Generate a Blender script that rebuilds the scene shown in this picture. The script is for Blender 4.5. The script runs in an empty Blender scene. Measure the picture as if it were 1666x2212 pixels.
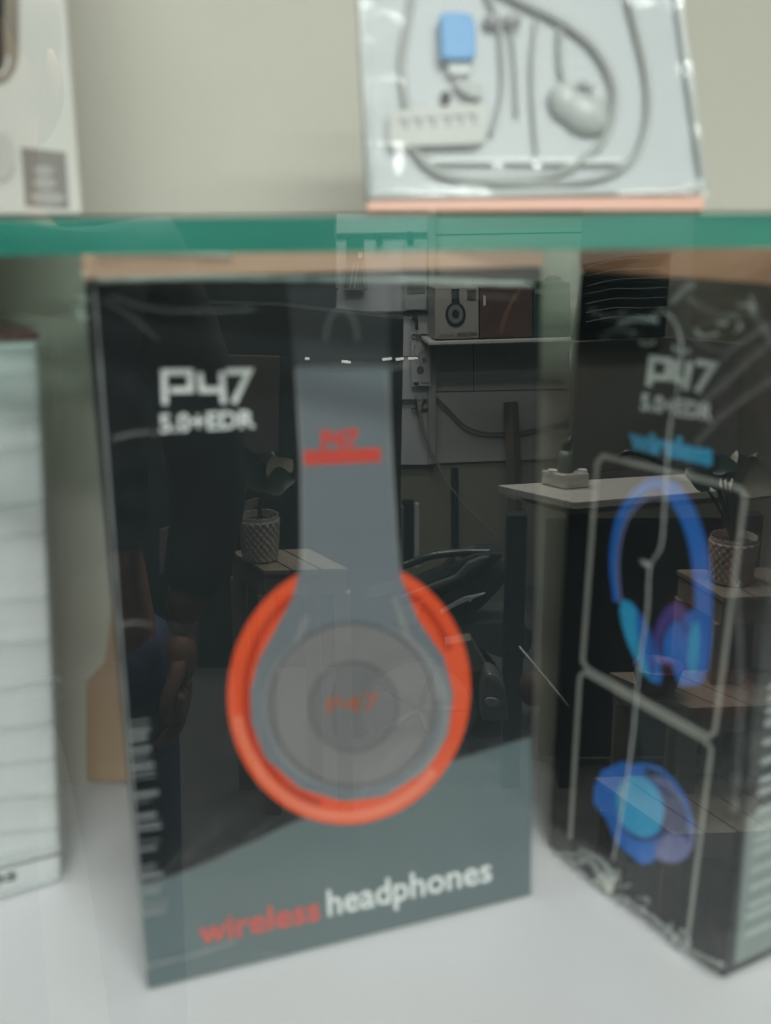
import bpy, math, random
from mathutils import Vector, Matrix
random.seed(7)
sc = bpy.context.scene
COL = sc.collection

# ------------------------------------------------------------------ camera
H = 0.216                       # camera height above the cabinet floor (m)
PITCH = math.radians(15.5); ROLL = math.radians(0.35)
F, CX, CY = 2400.0, 833.0, 1106.0
CP, SP, CR, SR = math.cos(PITCH), math.sin(PITCH), math.cos(ROLL), math.sin(ROLL)
fwd = Vector((0, CP, -SP)); upv = Vector((0, SP, CP)); rgt = Vector((1, 0, 0))
cam_r = rgt * CR - upv * SR; cam_u = rgt * SR + upv * CR
cam_d = bpy.data.cameras.new("camera")
cam = bpy.data.objects.new("camera", cam_d); COL.objects.link(cam)
cam.location = (0, 0, H)
cam.rotation_euler = Matrix((cam_r, cam_u, -fwd)).transposed().to_euler()
cam_d.sensor_fit = 'HORIZONTAL'; cam_d.sensor_width = 36.0
cam_d.lens = 36.0 * F / 1666.0
cam_d.clip_start = 0.01; cam_d.clip_end = 60
cam_d.dof.use_dof = True
cam_d.dof.focus_distance = 3.3
cam_d.dof.aperture_fstop = 19.0
sc.camera = cam

# ------------------------------------------------------------------ world, exposure
w = bpy.data.worlds.new("World"); sc.world = w; w.use_nodes = True
bg = w.node_tree.nodes["Background"]
bg.inputs[0].default_value = (0.90, 0.96, 0.95, 1); bg.inputs[1].default_value = 0.08
sc.view_settings.view_transform = 'Standard'; sc.view_settings.look = 'None'
sc.view_settings.exposure = -0.34; sc.view_settings.gamma = 1.0
sc.cycles.max_bounces = 10; sc.cycles.transparent_max_bounces = 24
sc.cycles.sample_clamp_indirect = 4.0

# ------------------------------------------------------------------ lamps (ceiling lamps of the shop, behind the camera; plus an added cabinet fill)
def area(name, loc, sx, sy, e, color=(1, 0.98, 0.94), look=(0, 0, -1)):
    d = bpy.data.lights.new(name, 'AREA'); d.shape = 'RECTANGLE'; d.size = sx; d.size_y = sy
    d.energy = e; d.color = color
    o = bpy.data.objects.new(name, d); COL.objects.link(o); o.location = loc
    o.rotation_euler = Vector(look).to_track_quat('-Z', 'Y').to_euler()
    return o
area("ceiling_lamp", (0.2, -0.80, 1.30), 1.3, 0.12, 36)
area("ceiling_lamp", (0.7, -1.55, 1.32), 1.5, 0.25, 85)
area("ceiling_lamp", (0.3, -2.55, 1.32), 1.5, 0.25, 90)
area("cabinet_fill", (0.0, 0.27, 0.62), 0.50, 0.03, 0.18, color=(1, 0.95, 0.86))  # unseen fill added above the shelf to brighten the cabinet

# ------------------------------------------------------------------ projection helpers
O = Vector((0, 0, H))
def ray(px, py):
    a = (px - CX) / F; b = (CY - py) / F
    return cam_r * a + cam_u * b + fwd
def zpt(px, py, z):
    d = ray(px, py); return O + d * ((z - H) / d.z)
def ypt(px, py, y):
    d = ray(px, py); return O + d * (y / d.y)
def plpt(px, py, p0, n):
    d = ray(px, py); return O + d * ((p0 - O).dot(n) / d.dot(n))

YAW = math.radians(5.3)
TY = math.tan(YAW)
PANE_Y = 0.222
pane_dir = Vector((math.cos(YAW), math.sin(YAW), 0))
pane_n = Vector((-math.sin(YAW), math.cos(YAW), 0))
PP = Vector((0, PANE_Y, 0))
def mir(v):
    v = Vector(v); return v - pane_n * (2 * (v - PP).dot(pane_n))
MIR = False
FLOOR = -1.18

# ------------------------------------------------------------------ object helpers
def wl(o):
    v = Vector((0, 0, 0))
    while o: v += o.location; o = o.parent
    return v
def mk(name, V, Fc, mat, parent=None, smooth=False, flip=None, bevel=0):
    V = [Vector(v) for v in V]
    rev = False
    if MIR: V = [mir(v) for v in V]; rev = True
    base = wl(parent) if parent else Vector((0, 0, 0))
    loc = Vector((0, 0, 0))
    if parent is None:
        mn = Vector([min(v[i] for v in V) for i in range(3)]); mx = Vector([max(v[i] for v in V) for i in range(3)])
        loc = Vector(((mn.x + mx.x) / 2, (mn.y + mx.y) / 2, mn.z))
    me = bpy.data.meshes.new(name)
    me.from_pydata([v - base - loc for v in V], [], [tuple(reversed(f)) if rev else tuple(f) for f in Fc])
    me.update()
    if smooth:
        for p in me.polygons: p.use_smooth = True
    if mat: me.materials.append(mat)
    o = bpy.data.objects.new(name, me); COL.objects.link(o)
    o.location = loc
    if parent: o.parent = parent
    if bevel:
        b = o.modifiers.new("bevel", 'BEVEL'); b.width = bevel; b.segments = 2; b.limit_method = 'ANGLE'
    return o
def tag(o, label, cat, group=None, kind=None):
    o["label"] = label
    if cat: o["category"] = cat
    if group: o["group"] = group
    if kind: o["kind"] = kind
    return o
def thing(name, loc, label, cat, group=None):
    o = bpy.data.objects.new(name, None); COL.objects.link(o)
    o.empty_display_size = 0.02
    o.location = mir(loc) if MIR else Vector(loc)
    return tag(o, label, cat, group)
def structure(o):
    o["kind"] = "structure"; return o

class MB:
    def __init__(s): s.V = []; s.F = []
    def add(s, V, Fc):
        k = len(s.V); s.V += [Vector(v) for v in V]; s.F += [tuple(i + k for i in f) for f in Fc]; return s
    def hexa(s, o, u, v, w):
        o, u, v, w = map(Vector, (o, u, v, w))
        P = [o, o + u, o + u + v, o + v, o + w, o + u + w, o + u + v + w, o + v + w]
        Fc = [(0, 3, 2, 1), (4, 5, 6, 7), (0, 1, 5, 4), (1, 2, 6, 5), (2, 3, 7, 6), (3, 0, 4, 7)]
        if u.cross(v).dot(w) < 0: Fc = [tuple(reversed(f)) for f in Fc]
        return s.add(P, Fc)
    def box(s, c, sx, sy, sz, rz=0):
        m = Matrix.Rotation(rz, 3, 'Z')
        u, v, w = m @ Vector((sx, 0, 0)), m @ Vector((0, sy, 0)), Vector((0, 0, sz))
        return s.hexa(Vector(c) - u / 2 - v / 2 - w / 2, u, v, w)
    def prism(s, pts, d):
        pts = [Vector(p) for p in pts]; d = Vector(d); n = len(pts)
        nn = Vector((0, 0, 0))
        for i in range(n): nn += pts[i].cross(pts[(i + 1) % n])
        Fc = [tuple(reversed(range(n))), tuple(range(n, 2 * n))] + [(i, (i + 1) % n, n + (i + 1) % n, n + i) for i in range(n)]
        if nn.dot(d) < 0: Fc = [tuple(reversed(f)) for f in Fc]
        return s.add(pts + [p + d for p in pts], Fc)
    def tube(s, pts, r, n=8, cap=True):
        pts = [Vector(p) for p in pts]; m = len(pts)
        rs = r if isinstance(r, (list, tuple)) else [r] * m
        V = []; Fc = []; prev = None
        for i in range(m):
            t = (pts[min(i + 1, m - 1)] - pts[max(i - 1, 0)]).normalized()
            if prev is None:
                a = Vector((0, 0, 1)) if abs(t.z) < 0.9 else Vector((1, 0, 0))
                x = t.cross(a).normalized()
            else: x = (prev - t * prev.dot(t)).normalized()
            prev = x; y = t.cross(x)
            for k in range(n):
                an = 2 * math.pi * k / n
                V.append(pts[i] + (x * math.cos(an) + y * math.sin(an)) * rs[i])
        for i in range(m - 1):
            for k in range(n):
                Fc.append((i * n + k, i * n + (k + 1) % n, (i + 1) * n + (k + 1) % n, (i + 1) * n + k))
        if cap: Fc += [tuple(reversed(range(n))), tuple(range((m - 1) * n, m * n))]
        return s.add(V, Fc)
    def lathe(s, c, prof, n=48, fn=None, ax=None):
        c = Vector(c); m = len(prof); V = []; Fc = []
        for i, (r, z) in enumerate(prof):
            for k in range(n):
                a = 2 * math.pi * k / n; rr, zz = (fn(r, z, a, i) if fn else (r, z))
                V.append(c + Vector((rr * math.cos(a), rr * math.sin(a), zz)))
        for i in range(m - 1):
            for k in range(n): Fc.append((i * n + k, i * n + (k + 1) % n, (i + 1) * n + (k + 1) % n, (i + 1) * n + k))
        Fc += [tuple(reversed(range(n))), tuple(range((m - 1) * n, m * n))]
        return s.add(V, Fc)
    def ball(s, c, rx, ry, rz, n=20, m=12, rot=None):
        c = Vector(c); V = []; Fc = []
        for i in range(m + 1):
            th = math.pi * i / m
            for k in range(n):
                a = 2 * math.pi * k / n
                p = Vector((rx * math.sin(th) * math.cos(a), ry * math.sin(th) * math.sin(a), rz * math.cos(th)))
                V.append(c + (rot @ p if rot else p))
        for i in range(m):
            for k in range(n): Fc.append((i * n + k, (i + 1) * n + k, (i + 1) * n + (k + 1) % n, i * n + (k + 1) % n))
        return s.add(V, Fc)
    def build(s, name, mat, parent=None, smooth=False, bevel=0):
        return mk(name, s.V, s.F, mat, parent, smooth, bevel=bevel)

def smooth_path(pts, k=8):
    P = [Vector(p) for p in pts]
    if len(P) < 3: return P
    out = []
    for i in range(len(P) - 1):
        p0, p1, p2, p3 = P[max(i - 1, 0)], P[i], P[i + 1], P[min(i + 2, len(P) - 1)]
        for j in range(k):
            t = j / k
            out.append(0.5 * ((2 * p1) + (p2 - p0) * t + (2 * p0 - 5 * p1 + 4 * p2 - p3) * t * t + (3 * p1 - p0 - 3 * p2 + p3) * t ** 3))
    out.append(P[-1]); return out

_tc = {}
def text_mesh(s, bold=0.0):
    key = (s, bold)
    if key in _tc: return _tc[key]
    c = bpy.data.curves.new("txt", 'FONT'); c.body = s; c.size = 1; c.offset = bold; c.resolution_u = 3
    o = bpy.data.objects.new("txt", c); COL.objects.link(o)
    dg = bpy.context.evaluated_depsgraph_get(); dg.update()
    me = bpy.data.meshes.new_from_object(o.evaluated_get(dg))
    V = [tuple(v.co) for v in me.vertices]; Fc = [tuple(p.vertices) for p in me.polygons]
    bpy.data.objects.remove(o); bpy.data.curves.remove(c); bpy.data.meshes.remove(me)
    x0 = min(v[0] for v in V); x1 = max(v[0] for v in V); y1 = max(v[1] for v in V)
    V = [((v[0] - x0) / (x1 - x0), v[1] / y1) for v in V]
    _tc[key] = (V, Fc); return V, Fc

class Face:
    """a flat printed side of a thing: places artwork on its plane"""
    def __init__(s, p0, n):
        s.p0 = Vector(p0); s.n = Vector(n).normalized()
        if s.n.dot(O - s.p0) < 0: s.n = -s.n
        s.lay = 0
    def P(s, px, py, h=0.0): return plpt(px, py, s.p0 + s.n * h, s.n)
    def poly(s, name, pts, mat, parent, h):
        return s.polys(name, [pts], mat, parent, h)
    def polys(s, name, lst, mat, parent, h):
        mb = MB()
        for pts in lst:
            P3 = [s.P(x, y, h) for x, y in pts]
            nn = Vector((0, 0, 0))
            for i in range(len(P3)): nn += P3[i].cross(P3[(i + 1) % len(P3)])
            f = tuple(range(len(P3)))
            if nn.dot(s.n) < 0: f = f[::-1]
            mb.add(P3, [f])
        return mb.build(name, mat, parent)
    def stroke(s, name, lines, wd, mat, parent, h, closed=False):
        mb = MB()
        for li, line in enumerate(lines):
            P = [Vector((x, y)) for x, y in line]; n = len(P)
            ww = wd if isinstance(wd, (list, tuple)) else [wd] * n
            L = []; R = []
            for i in range(n):
                if closed: a, b = P[i - 1], P[(i + 1) % n]
                else: a, b = P[max(i - 1, 0)], P[min(i + 1, n - 1)]
                d1 = (P[i] - a); d2 = (b - P[i])
                if d1.length < 1e-6: d1 = d2
                if d2.length < 1e-6: d2 = d1
                d1 = d1.normalized(); d2 = d2.normalized()
                t = (d1 + d2)
                t = t.normalized() if t.length > 1e-3 else d1
                nrm = Vector((-t.y, t.x)); k = 1 / max(0.45, nrm.dot(Vector((-d1.y, d1.x))))
                L.append(P[i] + nrm * ww[i] / 2 * k); R.append(P[i] - nrm * ww[i] / 2 * k)
            V = [s.P(p.x, p.y, h) for p in L] + [s.P(p.x, p.y, h) for p in R]
            rng = range(n) if closed else range(n - 1)
            Fc = [(i, (i + 1) % n, n + (i + 1) % n, n + i) for i in rng]
            a, b, c = V[Fc[0][0]], V[Fc[0][1]], V[Fc[0][2]]
            if (b - a).cross(c - b).dot(s.n) < 0: Fc = [f[::-1] for f in Fc]
            mb.add(V, Fc)
        return mb.build(name, mat, parent)
    def text(s, name, txt, q, mat, parent, h, bold=0.0):
        V, Fc = text_mesh(txt, bold)
        (blx, bly), (brx, bry), (tlx, tly), (trx, try_) = q
        P3 = []
        for u, v in V:
            x = (blx + (brx - blx) * u) * (1 - v) + (tlx + (trx - tlx) * u) * v
            y = (bly + (bry - bly) * u) * (1 - v) + (tly + (try_ - tly) * u) * v
            P3.append(s.P(x, y, h))
        f = Fc[0]; nn = (P3[f[1]] - P3[f[0]]).cross(P3[f[2]] - P3[f[1]])
        if nn.dot(s.n) < 0: Fc = [g[::-1] for g in Fc]
        return mk(name, P3, Fc, mat, parent)
def ell(cx, cy, rx, ry, rot=0, n=48, a0=0, a1=360):
    out = []
    full = abs(a1 - a0) >= 360
    m = n if full else n + 1
    for i in range(m):
        a = math.radians(a0 + (a1 - a0) * i / n); x = rx * math.cos(a); y = ry * math.sin(a)
        c, q = math.cos(math.radians(rot)), math.sin(math.radians(rot))
        out.append((cx + x * c - y * q, cy + x * q + y * c))
    return out
def spl(pts, k=6): return [(p.x, p.y) for p in smooth_path([Vector((x, y, 0)) for x, y in pts], k)]

# ------------------------------------------------------------------ materials
def M(name, col, rough=0.5, metal=0, var=0.12, scale=60, bump=0.0, bscale=200, coat=0, spec=0.5, stretch=None):
    m = bpy.data.materials.new(name); m.use_nodes = True; nt = m.node_tree; nd = nt.nodes
    b = nd["Principled BSDF"]
    b.inputs["Roughness"].default_value = rough; b.inputs["Metallic"].default_value = metal
    b.inputs["Coat Weight"].default_value = coat; b.inputs["Coat Roughness"].default_value = 0.12
    b.inputs["Specular IOR Level"].default_value = spec
    tc = nd.new("ShaderNodeTexCoord"); mp = nd.new("ShaderNodeMapping"); nt.links.new(tc.outputs["Object"], mp.inputs[0])
    if stretch: mp.inputs["Scale"].default_value = stretch
    n = nd.new("ShaderNodeTexNoise"); n.inputs["Scale"].default_value = scale; n.inputs["Detail"].default_value = 5
    nt.links.new(mp.outputs[0], n.inputs["Vector"])
    mx = nd.new("ShaderNodeMix"); mx.data_type = 'RGBA'
    c = Vector(col[:3])
    mx.inputs[6].default_value = (*[max(0, x * (1 - var)) for x in c], 1)
    mx.inputs[7].default_value = (*[min(1, x * (1 + var)) for x in c], 1)
    nt.links.new(n.outputs["Fac"], mx.inputs[0]); nt.links.new(mx.outputs[2], b.inputs["Base Color"])
    if bump:
        n2 = nd.new("ShaderNodeTexNoise"); n2.inputs["Scale"].default_value = bscale; n2.inputs["Detail"].default_value = 3
        nt.links.new(mp.outputs[0], n2.inputs["Vector"])
        bp = nd.new("ShaderNodeBump"); bp.inputs["Strength"].default_value = bump; bp.inputs["Distance"].default_value = 0.001
        nt.links.new(n2.outputs["Fac"], bp.inputs["Height"]); nt.links.new(bp.outputs[0], b.inputs["Normal"])
    return m
def glassy(name, tint, gain=1.0, rough=0.0, bump=0, bscale=100, milk=0.0, milkcol=(0.8, 0.85, 0.83), stretch=None, thin=False):
    """clear sheet: tinted see-through plus Fresnel mirror on outward faces"""
    m = bpy.data.materials.new(name); m.use_nodes = True; nt = m.node_tree; nd = nt.nodes
    nd.remove(nd["Principled BSDF"]); out = nd["Material Output"]
    tr = nd.new("ShaderNodeBsdfTransparent"); tr.inputs[0].default_value = (*tint, 1)
    trc = nd.new("ShaderNodeBsdfTransparent")
    gl = nd.new("ShaderNodeBsdfGlossy"); gl.inputs["Roughness"].default_value = rough
    fr = nd.new("ShaderNodeFresnel"); fr.inputs[0].default_value = 1.5
    mu = nd.new("ShaderNodeMath"); mu.operation = 'MULTIPLY'; mu.use_clamp = True; mu.inputs[1].default_value = gain
    nt.links.new(fr.outputs[0], mu.inputs[0])
    base = tr
    if milk:
        df = nd.new("ShaderNodeBsdfDiffuse"); df.inputs[0].default_value = (*milkcol, 1)
        mk_ = nd.new("ShaderNodeMixShader"); mk_.inputs[0].default_value = milk
        nt.links.new(tr.outputs[0], mk_.inputs[1]); nt.links.new(df.outputs[0], mk_.inputs[2]); base = mk_
    mix = nd.new("ShaderNodeMixShader")
    nt.links.new(mu.outputs[0], mix.inputs[0]); nt.links.new(base.outputs[0], mix.inputs[1]); nt.links.new(gl.outputs[0], mix.inputs[2])
    if bump:
        tc = nd.new("ShaderNodeTexCoord"); mp = nd.new("ShaderNodeMapping"); nt.links.new(tc.outputs["Object"], mp.inputs[0])
        if stretch: mp.inputs["Scale"].default_value = stretch
        n2 = nd.new("ShaderNodeTexNoise"); n2.inputs["Scale"].default_value = bscale; n2.inputs["Detail"].default_value = 3
        n2.inputs["Distortion"].default_value = 0.6
        nt.links.new(mp.outputs[0], n2.inputs["Vector"])
        bp = nd.new("ShaderNodeBump"); bp.inputs["Strength"].default_value = bump; bp.inputs["Distance"].default_value = 0.002
        nt.links.new(n2.outputs["Fac"], bp.inputs["Height"])
        nt.links.new(bp.outputs[0], gl.inputs["Normal"]); nt.links.new(bp.outputs[0], fr.inputs["Normal"])
    g = nd.new("ShaderNodeNewGeometry"); fin = nd.new("ShaderNodeMixShader")
    nt.links.new(g.outputs["Backfacing"], fin.inputs[0]); nt.links.new(mix.outputs[0], fin.inputs[1]); nt.links.new(trc.outputs[0], fin.inputs[2])
    nt.links.new(fin.outputs[0], out.inputs[0])
    return m
def emis(name, col, s):
    m = bpy.data.materials.new(name); m.use_nodes = True; b = m.node_tree.nodes["Principled BSDF"]
    b.inputs["Emission Color"].default_value = (*col, 1); b.inputs["Emission Strength"].default_value = s; return m

m_floor = M("white_laminate", (0.77, 0.77, 0.785), 0.3, var=0.06, scale=14, bump=0.2, bscale=500)
m_wall = M("beige_backing", (0.56, 0.54, 0.465), 0.8, var=0.05, scale=8, bump=0.2, bscale=500)
m_pane = glassy("front_glass", (0.80, 0.83, 0.83), 2.9)
m_shelf = glassy("shelf_glass", (0.66, 0.84, 0.77), 1.0)
m_edge = M("emerald_glass_edge", (0.030, 0.235, 0.175), 0.15, var=0.45, scale=14, stretch=(1, 1, 9))
m_black = M("black_print", (0.006, 0.010, 0.012), 0.4, var=0.3, scale=40)
m_black.node_tree.nodes['Principled BSDF'].inputs['Specular IOR Level'].default_value = 0.2
m_slate = M("slate_print", (0.085, 0.125, 0.13), 0.35, var=0.08)
m_orange = M("orange_board", (0.80, 0.44, 0.33), 0.45, var=0.06)
m_white = M("white_print", (0.75, 0.78, 0.76), 0.5, var=0.05)
m_offw = M("soft_white_board", (0.62, 0.66, 0.66), 0.4, var=0.05)
m_grey = M("grey_print", (0.16, 0.18, 0.20), 0.4, var=0.12, scale=30)
m_greyd = M("dark_grey_print", (0.036, 0.038, 0.044), 0.4, var=0.25, scale=30)
m_greyl = M("light_grey_print", (0.24, 0.25, 0.25), 0.4, var=0.1, scale=30)
m_greym = M("mid_grey_print", (0.125, 0.135, 0.14), 0.4, var=0.1, scale=30)
m_red = M("vermilion_print", (0.78, 0.085, 0.022), 0.4, var=0.12, scale=30)
m_redd = M("deep_vermilion_print", (0.50, 0.035, 0.008), 0.4, var=0.12)
m_redl = M("logo_red", (0.62, 0.07, 0.05), 0.4, var=0.05)
m_blue = M("blue_print", (0.025, 0.20, 0.72), 0.4, var=0.25, scale=60)
m_cyan = M("cyan_print", (0.04, 0.48, 0.88), 0.4, var=0.2, scale=60)
m_navy = M("navy_print", (0.02, 0.05, 0.20), 0.4, var=0.2)
m_lilac = M("lilac_print", (0.22, 0.24, 0.50), 0.4, var=0.2)
m_purple = M("purple_print", (0.09, 0.06, 0.30), 0.4, var=0.2)
m_wrap = glassy("clear_wrap", (0.97, 0.98, 0.98), 0.9, rough=0.14, bump=0.9, bscale=34, milk=0.004)
m_wrap_w = glassy("creased_wrap", (0.97, 0.98, 0.98), 1.5, rough=0.13, bump=1.0, bscale=38, milk=0.02)
m_wrap_h = glassy("rippled_wrap", (0.97, 0.98, 0.98), 1.0, rough=0.15, bump=0.8, bscale=70, milk=0.03, stretch=(0.25, 0.25, 1.4))
m_bag = glassy("clear_bag", (0.95, 0.97, 0.97), 1.0, rough=0.10, bump=0.02, bscale=60, milk=0.10)
m_seam = glassy("wrap_crease", (0.9, 0.93, 0.93), 1.5, rough=0.2, milk=0.30)
m_seamf = glassy("faint_wrap_crease", (0.95, 0.97, 0.97), 1.5, rough=0.25, milk=0.055)

# ------------------------------------------------------------------ the cabinet
def yw(x, y0): return y0 + x * TY
def slab(x0, x1, ya, yb, z0, z1):
    return MB().prism([(x0, yw(x0, ya), z0), (x1, yw(x1, ya), z0), (x1, yw(x1, yb), z0), (x0, yw(x0, yb), z0)], (0, 0, z1 - z0))
structure(slab(-0.55, 0.65, 0.2165, 0.398, -0.018, 0).build("floor", m_floor))
WALLY = 0.398
structure(slab(-0.55, 0.65, WALLY, WALLY + 0.012, -0.018, 0.75).build("wall", m_wall))
pane = tag(slab(-0.55, 0.65, PANE_Y - 0.002, PANE_Y + 0.002, 0.0005, 0.70).build("front_glass", m_pane),
           "clear upright glass front of the display cabinet mirroring the shop", "glass pane")
ZS = H - 0.0026; TS = 0.0075; SHY = 0.2500
sh = thing("glass_shelf", (0, SHY + 0.06, ZS - TS), "horizontal clear glass shelf with thick emerald green front edge", "shelf")
slab(-0.5, 0.6, SHY + 0.0012, WALLY - 0.002, ZS - TS, ZS).build("shelf_plate", m_shelf, sh)
slab(-0.5, 0.6, SHY, SHY + 0.0010, ZS - TS, ZS).build("polished_edge", m_edge, sh)
# tan stand behind the left products and a plain carton seen in the gap
p0 = zpt(185, 1690, 0); p1 = zpt(275, 1690, 0)
tan = MB().prism([ypt(188, 1688, 0.384), ypt(290, 1688, 0.384), ypt(290, 985, 0.392), ypt(214, 975, 0.392), ypt(180, 1030, 0.392), ypt(182, 1250, 0.391)], (0, 0.004, 0))
tag(tan.build("cardboard_sheet", M("tan_card", (0.46, 0.33, 0.22), 0.8, var=0.12, scale=30), bevel=0.0005),
    "tan cardboard sheet leaning upright on the back wall behind the black headphone carton", "cardboard")

# ------------------------------------------------------------------ headphone cartons
def strokes_p47(face, mat, parent, h, P, F4a, F4b, S7, wd):
    face.stroke("model_lettering", [P, F4a, F4b, S7], wd, mat, parent, h)

def carton(name, BL, BR, ztop, depth, label, mats, lid, skew=None, lean=0.0):
    BL = Vector(BL); BR = Vector(BR); u = BR - BL
    back = Vector((-u.y, u.x, 0)).normalized() * depth
    if skew: back = Vector(skew).normalized() * depth
    t = thing(name, (BL + BR) / 2 + back / 2, label, "headphone box", None)
    W3 = Vector((lean, 0, ztop))
    b = MB().hexa(BL, u, back, W3)
    b.build("carton_body", mats[0], t, bevel=0.0012)
    top = MB().hexa(BL + W3 * 1.001, u, back, W3 * (lid / ztop))  # lid thickened to stand in for its mirror image under the shelf
    top.build("carton_lid", m_orange if lid < 0.008 else M('brightened_orange_board', (0.88, 0.42, 0.27), 0.4, var=0.06), t, bevel=0.0003)  # right lid's colour brightened to offset the shade below the shelf
    n = Vector((u.y, -u.x, 0)).normalized()
    return t, u, back, n
# front carton
BL = zpt(318, 2141, 0); BR = zpt(1149, 1936, 0)
ctn, u, back, n = carton("headphone_carton", BL, BR, 0.1990, 0.085,
    "black carton showing a grey and orange headphone and the words wireless headphones", (m_black,), 0.0055, (-0.235, 1, 0), -0.0026)
f = Face(BL, u.cross(Vector((-0.0026, 0, 0.199))))
e = 0.00012
f.poly("slate_panel", [(322, 2136), (1147, 1932), (1149, 1593), (900, 1672), (650, 1772), (480, 1850), (345, 1905), (303, 1915)], m_slate, ctn, e)
f.stroke("panel_outline", [spl([(303, 1915), (345, 1905), (480, 1850), (650, 1772), (900, 1672), (1149, 1593)])], 3, m_greym, ctn, 1.4 * e)
# side small print
rows = []
y = 1555
random.seed(3)
while y < 1990:
    hh = random.choice([4, 6, 9, 14])
    xl = 268 + (y - 1555) * 0.085; xr = xl + random.uniform(42, 62)
    if random.random() < 0.8: rows.append([(xl + 8, y + 6), (xr, y - 1), (xr, y - 1 + hh * .7), (xl + 8, y + 6 + hh * .7)])
    y += hh + random.choice([3, 5, 10])
f.polys("small_print", rows, M("small_print_grey", (0.20, 0.22, 0.22), 0.5, var=0.4, scale=900), ctn, 1.5 * e)
# picture of the headphone
ph = f.poly("printed_ear_cushion", ell(754, 1496, 262, 286, 10, 96), m_red, ctn, 2 * e)
f.stroke("cushion_shade", [ell(757, 1494, 226, 250, 10, 60, 95, 330)], 16, m_redd, ctn, 2.5 * e)
f.stroke("cushion_highlight", [ell(754, 1496, 243, 268, 10, 60, 30, 160)], 20, M("light_vermilion", (0.85, 0.19, 0.10), 0.4), ctn, 2.5 * e)
band = [(637, 797), (842, 796), (846, 960), (858, 1160), (868, 1250), (905, 1340), (960, 1420), (980, 1500), (968, 1590), (915, 1670), (830, 1722),
        (740, 1732), (650, 1705), (575, 1640), (542, 1560), (540, 1490), (560, 1420), (600, 1350), (632, 1290), (650, 1220), (652, 1050), (643, 900)]
f.poly("printed_band_and_cup", band, m_grey, ctn, 3 * e)
f.poly("printed_band_top", [(620, 612), (838, 612), (842, 792), (637, 793)], m_greyd, ctn, 3 * e)
f.stroke("band_arch", [ell(738, 735, 34, 68, 0, 30, 180, 360)], 9, m_greym, ctn, 3.6 * e)
f.stroke("cup_rim", [ell(760, 1530, 204, 190, 10, 60, -80, 60)], [3 + 15 * math.sin(math.pi * i / 60) for i in range(61)], m_greyl, ctn, 3.6 * e)
f.stroke("cup_rim", [ell(760, 1530, 190, 178, 10, 60, 100, 250)], 5, m_greyl, ctn, 3.6 * e)
f.poly("cup_plate", ell(762, 1524, 184, 180, 8, 72), M("taupe_print", (0.205, 0.198, 0.20), 0.4, var=0.12, scale=40), ctn, 4 * e)
f.stroke("cup_rings", [ell(762, 1522, 176, 176, 8, 72), ell(764, 1527, 94, 96, 0, 60)], 5, M("ring_grey_print", (0.095, 0.095, 0.10), 0.4), ctn, 4.6 * e, closed=True)
f.poly("cup_centre", ell(764, 1527, 88, 90, 0, 60), M("cup_centre_print", (0.165, 0.165, 0.17), 0.4, var=0.15, scale=40), ctn, 5 * e)
f.text("cup_lettering", "P47", [(706, 1542), (822, 1532), (705, 1508), (821, 1498)], M("dull_orange_print", (0.36, 0.11, 0.06), 0.5), ctn, 5.6 * e, 0.02)
for ln in ([(662, 1330), (640, 1390), (600, 1450)], [(852, 1290), (880, 1370), (930, 1440), (950, 1510)]):
    f.stroke("band_highlight", [spl(ln)], 12, m_greyl, ctn, 4.2 * e)
f.stroke("band_edge_shine", [[(640, 800), (652, 1000), (654, 1220)], [(836, 800), (846, 1000), (858, 1200)]], 5, m_greyl, ctn, 3.8 * e)
f.poly("band_logo_bar", [(656, 974), (822, 967), (823, 997), (658, 1005)], m_redl, ctn, 4 * e)
f.text("band_logo_lettering", "P47", [(694, 968), (777, 965), (693, 929), (776, 926)], m_redl, ctn, 4 * e, 0.05)
strokes_p47(f, m_white, ctn, 3 * e, [(357, 874), (354, 804), (411, 803), (412, 842), (368, 843)], [(432, 805), (436, 843), (480, 842)], [(479, 803), (483, 872)], [(489, 803), (538, 802), (505, 871)], 13)
f.text("version_lettering", "5.0+EDR", [(346, 934), (552, 922), (343, 894), (550, 885)], m_white, ctn, 3 * e, 0.03)
f.text("wireless_lettering", "wireless", [(431, 2041), (692, 1986), (428, 1990), (690, 1936)], m_redl, ctn, 3 * e, 0.02)
f.text("headphones_lettering", "headphones", [(709, 1979), (1063, 1902), (706, 1924), (1061, 1850)], m_white, ctn, 3 * e, 0.015)
# wrap
def wrapbox(t, BL, u, back, n, ztop, mat, g=0.0012, lean=0.0):
    uu = u.normalized() * g; bb = back.normalized() * g
    o = MB().hexa(BL - uu - bb + Vector((0, 0, .0004)), u + 2 * uu, back + 2 * bb, Vector((lean, 0, ztop + 0.0022)))
    return o.build("clear_wrap", mat, t, bevel=0.001)
wrapbox(ctn, BL, u, back, n, 0.2038, m_wrap, 0.0012, -0.0027)
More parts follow.
